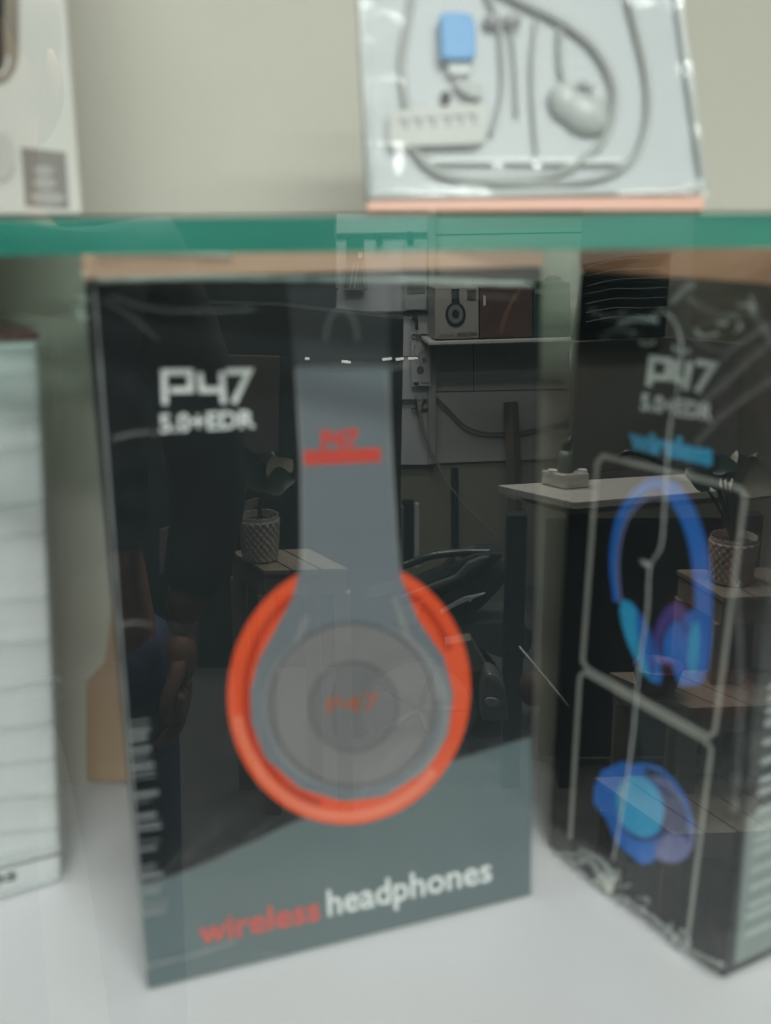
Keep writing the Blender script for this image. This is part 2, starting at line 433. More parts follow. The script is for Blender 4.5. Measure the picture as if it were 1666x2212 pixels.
# ruffled wrap corner at the top left and milky folds painting the highlight along the top edge
def tuft(face, lines, r, parent, mat=m_seam, name="wrap_fold", h=0.0018):
    for L in lines:
        mb = MB()
        pts = smooth_path([face.P(x, y, h) for x, y in L], 6)
        mb.tube(pts, [r * (0.5 + 0.5 * abs(math.sin(i * 1.7))) for i in range(len(pts))], 6)
        mb.build(name, mat, parent, smooth=True)
tuft(f, [[(205, 606), (420, 600), (640, 602), (860, 606), (1150, 613)], [(860, 603), (960, 608), (1150, 616)], [(205, 547), (330, 546), (500, 552)]], 0.0009, ctn, glassy('highlight_fold', (0.95, 0.97, 0.97), 2, rough=0.2, milk=0.40))  # whitened tubes stand in for the highlights along both lid edges
tuft(f, [[(636, 795), (740, 791), (850, 793), (884, 786)]], 0.00025, ctn, m_seam)
tuft(f, [[(225, 650), (290, 690), (340, 735)], [(240, 640), (330, 668), (430, 672), (560, 668)], [(860, 640), (980, 636), (1120, 645)], [(300, 2090), (420, 2062), (520, 2030)], [(560, 2050), (585, 2062), (600, 2052)],
         [(240, 950), (300, 935), (345, 938)], [(262, 1350), (300, 1345), (330, 1352)]], 0.0007, ctn, m_seamf, "wrap_fold", 0.0018)
tuft(f, [[(204, 620), (232, 1000), (258, 1350), (290, 1750), (319, 2125)]], 0.0005, ctn, m_seam, 'edge_glow', 0.0014)  # milky tube paints the bright glow down the left edge
cw = MB()
random.seed(5)
for i in range(7):
    a = f.P(196 + random.uniform(-6, 4), 590 + 18 * i, 0.001); b = f.P(158 + random.uniform(-8, 14), 575 + 20 * i + random.uniform(-10, 10), -0.004)
    c = f.P(176, 600 + 19 * i, 0.004)
    cw.add([a, b, c], [(0, 1, 2)])
cw.build("wrap_corner", glassy("ruffled_film", (0.95, 0.97, 0.97), 2, rough=0.2, bump=0.8, bscale=120, milk=0.35), ctn)

# right carton: narrow side faces the camera, back panel to the right
BL2 = zpt(1182, 1828, 0); BR2 = zpt(1562, 2118, 0)
c2, u2, back2, n2 = carton("headphone_carton", BL2, BR2, 0.1962, 0.135,
    "black carton turned cornerwise with two outlined windows of blue headphones on its side", (m_black,), 0.0085, None, 0.0030)
g = Face(BL2, u2.cross(Vector((0.0030, 0, 0.1962))))
strokes_p47(g, m_white, c2, 2 * e, [(1402, 834), (1408, 774), (1447, 779), (1441, 816), (1410, 814)], [(1462, 778), (1456, 818), (1489, 826)], [(1491, 781), (1481, 842)], [(1504, 782), (1543, 788), (1505, 846)], 13)
g.text("version_lettering", "5.0+EDR", [(1384, 884), (1538, 909), (1386, 848), (1541, 872)], m_white, c2, 2 * e, 0.03)
g.text("wireless_lettering", "wireless", [(1358, 965), (1539, 1004), (1360, 922), (1542, 958)], M("sky_blue_print", (0.05, 0.45, 0.80), 0.4, var=0.3, scale=500), c2, 2 * e, 0.07)
line_m = M("frame_line_grey", (0.42, 0.43, 0.39), 0.5, var=0.1)
g.stroke("window_outline", [[(1303, 985), (1596, 1054), (1610, 1070), (1545, 1580), (1532, 1592), (1270, 1445), (1259, 1428), (1290, 1000)]], 10, line_m, c2, 2 * e, closed=True)
g.stroke("window_outline", [[(1232, 1812), (1253, 1462), (1262, 1452), (1525, 1602), (1537, 1618), (1484, 2046)]], 9, line_m, c2, 2 * e)
# the upper blue headphone
g.stroke("printed_headband", [spl([(1332, 1300), (1325, 1200), (1345, 1110), (1395, 1052), (1440, 1050), (1480, 1100), (1508, 1180), (1520, 1290), (1516, 1400), (1500, 1470)], 6)],
         [12 + (26 if i > 24 else i * 0.6) for i in range(55)], m_blue, c2, 3 * e)
g.stroke("printed_band_lining", [spl([(1340, 1300), (1335, 1210), (1352, 1128), (1395, 1075), (1428, 1070)], 6)], 7, m_lilac, c2, 3.6 * e)
g.poly("printed_ear_cup", ell(1383, 1385, 26, 96, -22, 48), m_cyan, c2, 3.8 * e)
g.poly("printed_ear_cup", ell(1402, 1400, 16, 82, -16, 48), m_blue, c2, 4.2 * e)
g.poly("printed_ear_cushion", ell(1450, 1370, 36, 70, 14, 48), m_purple, c2, 3.4 * e)
g.poly("printed_ear_cushion", ell(1455, 1385, 22, 46, 14, 40), m_blue, c2, 4.0 * e)
g.poly("printed_cup_side", [(1478, 1330), (1524, 1300), (1531, 1440), (1515, 1478), (1470, 1482), (1452, 1440)], m_blue, c2, 4.4 * e)
g.poly("printed_cup_shine", ell(1500, 1400, 12, 60, 4, 30), m_cyan, c2, 5 * e)
# lower blue headphone, cup close-up
g.poly("printed_folded_cushion", ell(1428, 1770, 66, 100, -26, 48), m_lilac, c2, 3 * e)
g.poly("printed_folded_shadow", ell(1440, 1765, 44, 80, -26, 48), m_navy, c2, 3.4 * e)
g.poly("printed_folded_cup", [(1284, 1700), (1300, 1665), (1345, 1645), (1390, 1660), (1425, 1700), (1437, 1750), (1425, 1800), (1412, 1862), (1385, 1868), (1330, 1820), (1310, 1770), (1282, 1735)], m_blue, c2, 3.8 * e)
g.poly("printed_folded_plate", ell(1382, 1742, 50, 68, -20, 48), m_cyan, c2, 4.2 * e)
g.poly("printed_folded_hinge", ell(1322, 1705, 30, 48, 30, 36), m_navy, c2, 3.6 * e)
g.poly("printed_folded_ear", ell(1452, 1832, 36, 30, -10, 36), m_lilac, c2, 3.9 * e)
tuft(g, [[(1275, 668), (1310, 690), (1350, 676)], [(1300, 735), (1330, 715), (1372, 722)], [(1490, 640), (1520, 668), (1600, 690)], [(1478, 900), (1540, 850), (1640, 760), (1720, 700)],
         [(1500, 960), (1580, 880), (1700, 800)], [(1620, 640), (1640, 700), (1690, 760)], [(1590, 1250), (1600, 1500), (1585, 1750)], [(1230, 1850), (1330, 1960), (1450, 2050), (1550, 2105)]], 0.0013, c2, m_seamf, "wrap_fold", 0.002)
rr = random.Random(21); lines = []
for k in range(26):
    if k < 14: x0, y0 = rr.uniform(1225, 1400), 0; y0 = 1826 + (x0 - 1182) * .42 + rr.uniform(0, 50)
    elif k < 20: x0 = rr.uniform(1420, 1560); y0 = 2118 - (1562 - x0) * .76 - rr.uniform(10, 60)
    else: x0 = rr.uniform(1400, 1620); y0 = rr.uniform(640, 760)
    a1 = rr.uniform(0, 3.1); L = rr.uniform(12, 34)
    lines.append([(x0, y0), (x0 + L * math.cos(a1), y0 + L * .5 * math.sin(a1)), (x0 + L * 1.5 * math.cos(a1 + .6), y0 + L * math.sin(a1 + .6))])
tuft(g, lines, 0.0007, c2, m_seam, "wrap_fold", 0.002)
g.poly("wrap_sticker", [(1290, 1888), (1330, 1893), (1326, 1925), (1312, 1935), (1292, 1915)], M("ivory_sticker", (0.55, 0.54, 0.46), 0.5), c2, 0.0019)
g.stroke("printed_folded_seam", [ell(1384, 1742, 56, 74, -20, 40, -60, 150)], 7, m_navy, c2, 4.6 * e)
g.stroke("printed_folded_band", [ell(1410, 1755, 74, 108, -26, 40, -95, 40)], 9, m_blue, c2, 4.4 * e)
g.stroke("printed_folded_shine", [ell(1366, 1728, 24, 34, -20, 30, 150, 290)], 8, M("pale_cyan_print", (0.20, 0.55, 0.80), 0.4), c2, 4.8 * e)
g.stroke("printed_cup_seam", [spl([(1366, 1300), (1400, 1350), (1412, 1420), (1400, 1475)])], 5, m_navy, c2, 5 * e)
g.stroke("printed_cushion_seam", [ell(1456, 1386, 24, 48, 14, 30, 120, 330)], 6, m_navy, c2, 4.8 * e)
# right hand back panel of small print
n3 = Vector((back2.y, -back2.x, 0)).normalized() * -1
g2 = Face(BR2, u2.normalized())
mb = MB()
uu = u2.normalized(); bdir = back2.normalized()
mb.hexa(BR2 + bdir * 0.004 + Vector((0, 0, 0.004)), uu * 0.0004, bdir * 0.128, Vector((0, 0, 0.188)))
mb.build("print_panel", M("pale_sage_print", (0.20, 0.25, 0.235), 0.45, var=0.2, scale=30), c2)
mb = MB(); random.seed(11); z = 0.012
while z < 0.19:
    L = random.uniform(0.06, 0.12)
    mb.hexa(BR2 + uu * 0.0005 + bdir * 0.007 + Vector((0, 0, z)), uu * 0.0002, bdir * L, Vector((0, 0, 0.0016)))
    z += random.choice([0.0036, 0.0036, 0.0058])
mb.build("small_print", M("pale_line_print", (0.42, 0.47, 0.45), 0.5, var=0.3, scale=700, stretch=(1, 1, .3)), c2)
wrapbox(c2, BL2, u2, back2, n2, 0.2042, m_wrap_w, 0.0016, 0.0031)
tuft(g, [[(1392, 700), (1430, 672), (1462, 705), (1472, 760), (1462, 850), (1446, 930), (1436, 1080), (1428, 1180), (1404, 1225), (1398, 1320), (1380, 1450), (1366, 1600), (1345, 1740), (1325, 1860)]], 0.0006, c2, m_seam, "wrap_seam", 0.002)
tuft(g, [[(1335, 700), (1385, 690), (1420, 694)], [(1450, 655), (1480, 625), (1500, 618)], [(1405, 1225), (1385, 1212)]], 0.0012, c2, m_seam, "wrap_fold", 0.002)
tuft(g, [[(1195, 1840), (1260, 1850), (1300, 1890), (1320, 1930)], [(1250, 1832), (1300, 1860), (1330, 1905)], [(1285, 1905), (1310, 1880), (1340, 1885)], [(1330, 1930), (1420, 1990), (1480, 2045), (1560, 2085)]], 0.0011, c2, m_seam, "wrap_fold", 0.002)
tuft(g, [[(1510, 700), (1560, 690), (1640, 660)], [(1540, 800), (1600, 740), (1680, 700)], [(1500, 730), (1560, 760), (1660, 700)]], 0.0007, c2, m_seamf, "wrap_fold", 0.002)

# ------------------------------------------------------------------ white carton at the left
BRw = zpt(136, 1905, 0); BLw = zpt(-14, 1950, 0)
uw = (BRw - BLw).normalized() * 0.12; BLw = BRw - uw
bw = Vector((-uw.y, uw.x, 0)).normalized() * 0.05
ww = ypt(84, 735, BRw.y + 0.006) - BRw
wt = thing("white_carton", BRw - uw / 2 + bw / 2, "plain white shrink wrapped carton at the left with grey letters near its foot", "carton")
MB().hexa(BLw, uw, bw, ww).build("carton_body", M("rippled_white_board", (0.60, 0.62, 0.61), 0.4, var=0.16, scale=22, bump=1.0, bscale=26, stretch=(0.12, 0.12, 2.2)), wt, bevel=0.002)
MB().hexa(BLw + ww * 1.002, uw, bw, ww * 0.012).build("carton_lid", M("maroon_board", (0.12, 0.035, 0.03), 0.5), wt)
fw = Face(BLw, uw.cross(ww))
fw.stroke('lid_seam', [[(-30, 1884), (60, 1862), (138, 1842)]], 5, m_greym, wt, 2 * e)
fw.text("foot_lettering", "headphones", [(-290, 1978), (36, 1900), (-290, 1955), (36, 1872)], M("charcoal_print", (0.05, 0.05, 0.055), 0.5), wt, 2 * e, 0.02)
rr = random.Random(4)
tuft(fw, [[(-40, y + rr.uniform(-4, 4) + 14), (20, y + rr.uniform(-5, 5) + 8), (84 + (y - 735) * .045 - 6, y)] for y in (800, 905, 960, 1080, 1150, 1290, 1385, 1560, 1640, 1720, 1790)], 0.0008, wt, m_seamf, 'wrap_ridge', 0.0036)
side = Face(BRw, uw.normalized())
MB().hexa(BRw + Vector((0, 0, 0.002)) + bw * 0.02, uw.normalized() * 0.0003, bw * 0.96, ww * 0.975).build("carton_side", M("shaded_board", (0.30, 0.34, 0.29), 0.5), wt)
MB().hexa(BLw - uw.normalized() * .003 - bw.normalized() * .002 + Vector((0, 0, .0004)), uw * 1.05, bw * 1.09, ww * 1.02).build('clear_wrap', m_wrap_h, wt, bevel=0.002)
tuft(fw, [[(-60, 1868), (40, 1846), (134, 1828)], [(-40, 1940), (60, 1916), (132, 1892)]], 0.0010, wt, m_seam, "wrap_fold", 0.0036)
tuft(fw, [[(-30, 1490), (40, 1478), (130, 1466)], [(-10, 738), (40, 740), (80, 738)]], 0.0006, wt, m_seam, "wrap_fold", 0.0034)

# ------------------------------------------------------------------ upper left carton on the shelf
yb = 0.300
tl = thing("device_carton", ypt(90, 455, yb + 0.02), "white carton with a grey square label on the glass shelf at upper left", "carton")
tl.location.z = ZS
a = ypt(178, 456, yb); a.z = ZS + 0.0002
MB().hexa(a - Vector((0.09, 0.09 * TY, 0)), (0.09, 0.09 * TY, 0), (-0.0135, 0.04, 0), (0, 0, 0.12)).build("carton_body", M("ivory_board", (0.66, 0.655, 0.60), 0.5, var=0.03), tl, bevel=0.001)
ft = Face(a, Vector((TY, -1, 0)))
ft.poly("grey_label", [(45, 318), (142, 329), (150, 452), (55, 446)], M("taupe_label", (0.22, 0.21, 0.19), 0.5), tl, e)
pill = M("pale_label_print", (0.40, 0.39, 0.36), 0.5)
ft.poly("label_mark", ell(95, 368, 22, 11, 3, 30), pill, tl, 2 * e)
ft.poly("label_mark", ell(97, 395, 25, 13, 3, 30), pill, tl, 2 * e)
ft.poly("label_mark", ell(103, 427, 37, 14, 3, 30), pill, tl, 2 * e)
ft.poly("printed_device_rim", [(-80, -200), (42, -200), (41, 120), (34, 152), (16, 176), (-4, 185), (-80, 186)], M("bronze_print", (0.25, 0.22, 0.17), 0.4), tl, e)
ft.poly("printed_device_screen", [(-80, -200), (6, -200), (8, 120), (4, 140), (-6, 154), (-80, 156)], m_black, tl, 2 * e)
ft.stroke("printed_device_shine", [spl([(18, 120), (14, 145), (0, 165)])], 5, m_white, tl, 3 * e)
ft.poly("printed_bud", ell(2, 338, 32, 52, 0, 40), M("cream_print", (0.56, 0.55, 0.50), 0.5), tl, e)
ft.stroke("printed_bud_edge", [ell(2, 338, 32, 54, 0, 40, 20, 100)], 4, pill, tl, 2 * e)

# ------------------------------------------------------------------ earphone pack on the shelf
yb = 0.290
pb = ypt(1160, 455, yb); pb.z = ZS
lean = math.radians(14)
ep = thing("earphone_pack", pb, "clear bagged white earphone pack leaning on the glass shelf with a blue plug", "earphones")
lb = ypt(795, 430, yb); rb = ypt(1524, 418, yb + 0.0025)
fe = Face(lb, Vector((TY, -math.cos(lean), math.sin(lean))))
def slabpx(face, pts, h0, h1):
    return MB().prism([face.P(x, y, h1) for x, y in pts], face.n * (h0 - h1))
outline = [(796, 428), (1527, 412), (1462, -60), (773, -60)]
slabpx(fe, outline, -0.012, -0.001).build("pack_tray", M("milky_plastic", (0.44, 0.47, 0.48), 0.3, var=0.06, scale=20), ep, bevel=0.001)
slabpx(fe, [(793, 454), (1519, 452), (1524, 424), (797, 431)], -0.012, 0.0).build("orange_base", m_orange, ep)
rim = M("white_rim_plastic", (0.74, 0.77, 0.76), 0.25)
mb = MB()
for P_ in ([(799, 424), (1524, 408)], [(1522, 410), (1458, -60)], [(800, 424), (777, -60)]):
    mb.tube([fe.P(x, y, 0.0005) for x, y in P_], 0.0009, 8)
mb.build("pack_rim", rim, ep, smooth=True)
slabpx(fe, [(925, 338), (1345, 340), (1345, 354), (925, 352)], -0.001, 0.0015).build("tray_ledge", rim, ep, bevel=0.0005)
cab = M("grey_cable", (0.42, 0.43, 0.42), 0.4)
mb = MB()
def cable(pts, r=0.0007, h=0.0008): mb.tube(smooth_path([fe.P(x, y, h) for x, y in pts], 8), r, 8)
cable([(900, -60), (878, 60), (868, 140), (880, 240), (900, 330), (960, 378), (1050, 390), (1180, 380), (1260, 345), (1310, 290), (1330, 200), (1290, 110), (1220, 50), (1130, 5), (1040, -40)], 0.0010)
cable([(1030, -60), (1075, 40), (1085, 120), (1085, 200), (1060, 290)], 0.0007)
cable([(1160, 40), (1150, 130), (1152, 220), (1160, 330)], 0.0005)
cable([(1340, -60), (1375, 60), (1400, 180), (1395, 280), (1350, 360), (1230, 395), (1040, 392), (930, 362)], 0.0008)
cable([(1210, 60), (1212, 140), (1226, 188), (1262, 180), (1290, 200)], 0.0007)
cable([(1100, 30), (1112, 120), (1118, 250)], 0.0005)
mb.build("cable", cab, ep, smooth=True)
mb = MB(); mb.ball(fe.P(1262, 248, 0.001), 0.0066, 0.0035, 0.0046, rot=Matrix.Rotation(0.5, 3, 'Y')); mb.ball(fe.P(1222, 222, 0.001), 0.0040, 0.003, 0.0052, rot=Matrix.Rotation(-0.5, 3, 'Y')); mb.ball(fe.P(1292, 215, 0.001), 0.0026, 0.002, 0.0040)
mb.build("earbud", M("bud_grey", (0.60, 0.62, 0.61), 0.15), ep, smooth=True)
mb = MB()
mb.ball(fe.P(1105, 45, 0.001), 0.0026, 0.002, 0.0018); mb.ball(fe.P(1062, 45, 0.001), 0.0022, 0.002, 0.0018)
mb.build("cable_clip", M("clip_grey", (0.36, 0.36, 0.36), 0.3), ep, smooth=True)
mb = MB()
pc = [(950, 30), (966, 24), (1012, 26), (1026, 40), (1029, 118), (1024, 128), (958, 127), (953, 118)]
slabpx(fe, pc, 0.0, 0.004).build("blue_plug", M("blue_plastic", (0.008, 0.30, 0.70), 0.35, var=0.2, scale=150), ep, bevel=0.0006)
slabpx(fe, [(968, 129), (1018, 129), (1016, 160), (970, 160)], 0.0, 0.002).build("plug_tip", m_white, ep, bevel=0.0003)
slabpx(fe, [(985, 165), (1050, 190), (1040, 212), (1010, 205), (985, 185)], 0.0, 0.002).build("cable_strap", cab, ep)
mb = MB(); mb.ball(fe.P(963, 212, 0.0005), 0.0014, 0.0006, 0.0018); mb.build("black_button", m_black, ep, smooth=True)
st = [(842, 240), (1046, 222), (1056, 232), (1050, 300), (1030, 310), (848, 316), (840, 305)]
stk = slabpx(fe, st, 0.0022, 0.0026).build("price_sticker", M("sticker_paper", (0.66, 0.66, 0.62), 0.6, var=0.03), ep)
ink = M("grey_ink", (0.18, 0.19, 0.19), 0.6)
tk = []
for i, x0 in enumerate((862, 892, 922, 955, 982, 1010)):
    yy = 262 - i * 2.4
    tk.append([(x0, yy - 6), (x0 + 5, yy + 1), (x0 + 16, yy - 2), (x0 + 14, yy + 18)])
fe.stroke("sticker_writing", tk, 5, ink, stk, 0.0027)
# bag in front of it
V = []; Fc = []; nx, ny = 28, 24
random.seed(9)
for j in range(ny + 1):
    for i in range(nx + 1):
        s_, t_ = i / nx, j / ny
        x = (772 + 26 * t_) * (1 - s_) + (1466 + 64 * t_) * s_; y_ = -70 + 492 * t_
        edge = math.sin(math.pi * min(1, max(0, s_))) ** 0.6 * (0.3 + 0.7 * math.sin(math.pi * min(1, t_ * 0.5 + 0.5)))
        h = 0.0030 + 0.0130 * (1 - t_) + 0.0008 * edge + 0.0002 * math.sin(5 * s_ + 3 * t_)
        cr = max(0, 1 - s_ / 0.15) * 0.0032 + max(0, 1 - (1 - s_) / 0.06) * 0.001 + max(0, (t_ - 0.9) * 10) * 0.0008
        h += cr * (math.sin(23 * t_ + 9 * s_) + random.uniform(-.6, .6)) * (1 if 0.05 < t_ < 0.97 else 0) + cr
        V.append(fe.P(x, y_, h))
for j in range(ny):
    for i in range(nx):
        k = j * (nx + 1) + i; Fc.append((k, k + nx + 1, k + nx + 2, k + 1))
a_, b_, c_ = V[0], V[nx + 1], V[nx + 2]
if (b_ - a_).cross(c_ - b_).dot(fe.n) < 0: Fc = [q[::-1] for q in Fc]
mk("clear_bag", V, Fc, m_bag, ep, smooth=True)
# bag film facets added and tilted to throw glints from the ceiling lamps
m_cr = glassy("glint_crinkle", (0.95, 0.97, 0.97), 3.0, rough=0.17, bump=0.25, bscale=260, milk=0.10)
for cx_, cy_, rx_, ry_, hh_ in ((806, 212, 32, 34, .020), (806, 258, 32, 20, .019), (862, 342, 14, 36, .016), (1385, 6, 56, 9, .022), (790, 12, 15, 12, .022), (1075, 356, 14, 9, .012), (1160, 358, 12, 8, .012)):
    c_ = fe.P(cx_, cy_, hh_)
    nn_ = ((O - c_).normalized() + (Vector((0.2, -0.8, 1.30)) - c_).normalized()).normalized()
    rp = random.Random(int(cx_)); mb = MB()
    ring_ = []
    for i in range(9):
        a_ = i * 2 * math.pi / 9; k_ = rp.uniform(.55, 1.15)
        ring_.append(plpt(cx_ + rx_ * k_ * math.cos(a_), cy_ - ry_ * k_ * math.sin(a_), c_, nn_))
    f_ = tuple(range(9))
    if (ring_[1] - ring_[0]).cross(ring_[2] - ring_[1]).dot(nn_) < 0: f_ = f_[::-1]
    mb.add(ring_, [f_]); mb.build("glint_crinkle", m_cr, ep)

# ================================================================== the shop behind the camera, seen mirrored in the front glass
MIR = True
WY = math.radians(8.0); WD = 3.9
wdir = Vector((math.cos(WY), math.sin(WY), 0)); wn = Vector((math.sin(WY), -math.cos(WY), 0))   # towards the glass
WP = Vector((0, WD, 0))
W = Face(WP, wn); W.n = wn.copy()
def wp(px, py, h=0): return plpt(px, py, WP + wn * h, wn)
def wslab(pts, h0, h1): return MB().prism([wp(x, y, h1) for x, y in pts], wn * (h0 - h1))
def vslab(pts, y, t):
    return MB().prism([ypt(px, py, y) for px, py in pts], (0, t, 0))
def wcol(px0, px1, zb, zt, h0, h1):
    A = wp(px0, 800, h0); B = wp(px1, 800, h0); A.z = B.z = zb
    return MB().prism([A, B, B + Vector((0, 0, zt - zb)), A + Vector((0, 0, zt - zb))], wn * (h1 - h0))

m_rfloor = M("dark_tiles", (0.10, 0.105, 0.095), 0.45, var=0.35, scale=3.5)
m_rwall = M("stained_plaster", (0.30, 0.29, 0.215), 0.85, var=0.35, scale=2.2, bump=0.3, bscale=40)
m_panel = M("pale_wall_board", (0.50, 0.50, 0.45), 0.55, var=0.10, scale=1.6)
m_strip = M("white_display_board", (0.62, 0.66, 0.66), 0.5, var=0.05, scale=2)
m_dwall = M("dark_partition", (0.018, 0.028, 0.027), 0.7, var=0.3, scale=3)
m_seamd = M("board_gap", (0.05, 0.05, 0.045), 0.8)
structure(MB().prism([(-3, -0.02, FLOOR), (3.2, -0.02, FLOOR), (3.2, 4.6, FLOOR), (-3, 4.6, FLOOR)], (0, 0, -0.02)).build("ground", m_rfloor))
structure(wcol(200, 2200, FLOOR, 1.34, -0.06, 0).build("wall", m_rwall))
structure(wcol(-1900, 724, FLOOR, 0.19, 0.10, 0.16).build("partition", m_dwall))
upm = M('upper_wall_paint', (0.27, 0.28, 0.26), 0.8, var=0.15, scale=1.2)
structure(wcol(-1900, 2300, 0.195, 1.34, 0.0, 0.03).build('wall', upm))
# pale boards
A = wp(936, 1000); zpan = A.z
bd = thing("wall_board", wp(1100, 1000, 0.01), "large pale wall board with a cross of dark seams behind the wall shelf", "wall board")
wslab([(942, 1000), (1330, 985), (1330, 440), (942, 440)], 0.001, 0.012).build("board", m_panel, bd)
mb = MB()
for a_, b_ in (((942, 846), (1330, 838)), ((942, 507), (1330, 500))): mb.tube([wp(*a_, 0.0125), wp(*b_, 0.0125)], 0.0022, 5)
mb.tube([wp(1023, 846, 0.0125), wp(1022, 600, 0.0125)], 0.0016, 5);
mb.build("board_seam", m_seamd, bd)
wslab([(925, 1003), (942, 1002), (942, 440), (925, 440)], 0.001, 0.035).build("board_post", M("post_cream", (0.42, 0.42, 0.37), 0.5), bd, bevel=0.002)
sb = thing("display_board", wp(820, 990, 0.02), "narrow white display board hung with accessories left of the wall board", "display board")
wslab([(727, 1003), (924, 1003), (924, 440), (727, 440)], 0.001, 0.02).build("board", m_strip, sb)
m_dk = M("dark_rail", (0.03, 0.035, 0.035), 0.35)
for yy in (505, 675, 857 + 8):
    mb = MB(); mb.tube([wp(727, yy + 1, 0.03), wp(923, yy - 1, 0.03)], 0.005, 8); mb.build("hanging_rail", m_dk, sb)
mb = MB()
mb.tube([wp(727, 512, 0.026), wp(923, 510, 0.026)], 0.003, 6)
mb.build("rail_lip", M("chrome", (0.6, 0.6, 0.6), 0.25, metal=1), sb)
# hanging items on the display board
def tripod_pack(cx, top, label):
    t = thing("tripod_pack", wp(cx, 630, 0.05), label, "blister pack", "blister packs hanging from the top rail")
    wslab([(cx - 18, top + 14), (cx - 10, top + 5), (cx + 10, top + 5), (cx + 18, top + 12), (cx + 19, 562), (cx - 19, 562)], 0.045, 0.065).build("header_card", m_dk, t, bevel=0.003)
    b = wslab([(cx - 18, 563), (cx + 18, 563), (cx + 26, 624), (cx - 24, 628)], 0.045, 0.055).build("blister_body", M("clear_grey_blister", (0.22, 0.24, 0.24), 0.15), t, bevel=0.002)
    mb = MB()
    for dx0, dx1 in ((-3, -12), (6, -3), (14, 22)): mb.tube([wp(cx + dx0, 566, 0.062), wp(cx + dx1, 622, 0.062)], 0.0020, 6)
    mb.build("rod", m_white, b)
    mb = MB(); mb.tube([wp(cx - 23, 627, 0.062), wp(cx + 25, 624, 0.062)], 0.004, 6); mb.build("foot_bar", m_dk, b)
    wslab([(cx + 6, 545), (cx + 15, 545), (cx + 15, 557), (cx + 6, 557)], 0.066, 0.067).build("price_tag", m_white, t)
    mb = MB(); mb.tube([wp(cx, 504, 0.03), wp(cx, 512, 0.055)], 0.002, 6); mb.build("hook", m_dk, t)
tripod_pack(768, 500, "black capped blister pack of pale rods hanging clear of its neighbour")
tripod_pack(706, 500, "black capped blister pack of pale rods at the outer end of the rail")
def hook(px, py):
    t = tag(wslab([(px - 7, py), (px + 5, py), (px + 5, py + 27), (px - 7, py + 27)], 0.03, 0.06).build("rail_hook", m_dk, None, bevel=0.003),
            "small dark empty hook block on the top rail of the display board", "hook", "empty hooks on the rail")
    return t
hook(822, 503)
hk = hook(888, 500); hk["label"] = "small dark hook above the pale hanging card on the display board"
pc_ = thing("hanging_card", wp(903, 665, 0.05), "pale card pack hanging high beside the board post", "card pack")
wslab([(872, 522), (921, 522), (921, 668), (874, 668)], 0.04, 0.05).build("card", M("pale_grey_card", (0.46, 0.50, 0.49), 0.4), pc_)
wslab([(880, 608), (918, 606), (918, 632), (880, 634)], 0.051, 0.053).build("card_band", m_greyl, pc_)
st_ = thing("stereo_card", wp(908, 834, 0.05), "white earphone card reading STEREO hanging by a black clip", "card pack")
cd = wslab([(888, 716), (929, 716), (930, 833), (890, 833)], 0.04, 0.05).build("card", M("chalk_card", (0.60, 0.62, 0.60), 0.4), st_)
W.text("brand_lettering", "STEREO", [(928, 733), (889, 733), (928, 721), (889, 721)], m_dk, cd, 0.0515, 0.04)
W.text("small_lettering", "WITH SUPERB SOUND", [(921, 738), (898, 738), (921, 735), (898, 735)], m_dk, cd, 0.0515, 0.02)
W.text("maker_lettering", "HEADSET", [(929, 829), (908, 829), (929, 825), (908, 825)], m_dk, cd, 0.0515, 0.02)
W.poly("card_mark", [(893, 825), (904, 825), (904, 831), (893, 831)], m_dk, cd, 0.0515)
W.stroke("printed_cord", [spl([(921, 740), (918, 757), (908, 762), (905, 775), (911, 790)]), spl([(898, 745), (894, 760), (902, 785)])], 1.6, m_greyl, cd, 0.0513)
W.poly("printed_earbud", ell(908, 799, 8, 9, 0, 24), m_greym, cd, 0.0517)
W.poly("printed_earbud", ell(916, 778, 5, 6, 0, 24), m_greyl, cd, 0.0517)
wslab([(891, 677), (901, 677), (903, 690), (904, 712), (898, 712), (898, 697), (892, 692)], 0.045, 0.06).build("clip", m_dk, st_)
# socket with cable
sk = thing("wall_socket", wp(907, 875, 0.03), "round grey plug in a wall socket with a cable trailing down", "socket")
mb = MB(); mb.ball(wp(907, 862, 0.03), 0.019, 0.02, 0.019); mb.build("plug", m_greyl, sk, smooth=True)
mb = MB(); mb.tube([wp(888, 882, 0.03), wp(926, 883, 0.03)], 0.004, 6); mb.build("socket_bar", m_dk, sk)
mb = MB(); mb.tube(smooth_path([wp(*p, 0.05) for p in ((907, 868), (908, 900), (920, 945), (936, 980), (960, 1030), (1000, 1085), (1045, 1130), (1080, 1165))]), [0.010] * 6 + [0.007] * 12 + [0.003] * 39, 7)
mb.build("cable", M("putty_cable", (0.33, 0.34, 0.29), 0.5), sk, smooth=True)
mb = MB(); mb.tube(smooth_path([wp(*p, 0.03) for p in ((936, 852), (965, 880), (1005, 920), (1045, 934), (1090, 935), (1140, 930), (1235, 908))]), 0.0045, 6)
tag(mb.build("slack_cable", M("grey_green_cable", (0.16, 0.17, 0.14), 0.5), smooth=True), "thin dark cable sagging in a curve across the pale wall board", "cable")
mb = MB(); mb.tube([wp(1103, 868, 0.05), wp(1110, 1010, 0.10)], 0.026, 4); mb.tube([wp(1110, 1008, 0.10), wp(1118, 1290, 0.22)], 0.024, 4)
tag(mb.build("wooden_pole", M("aged_wood", (0.13, 0.10, 0.065), 0.7, var=0.5, scale=30, stretch=(1, 1, 0.1))), "dark weathered wooden pole leaning against the pale wall board", "pole")
mb = MB(); mb.tube([wp(982, 1010, 0.02), wp(983, 1205, 0.02)], 0.013, 4)
tag(mb.build("black_rod", m_dk), "short black upright rod on the stained lower wall", "rod")
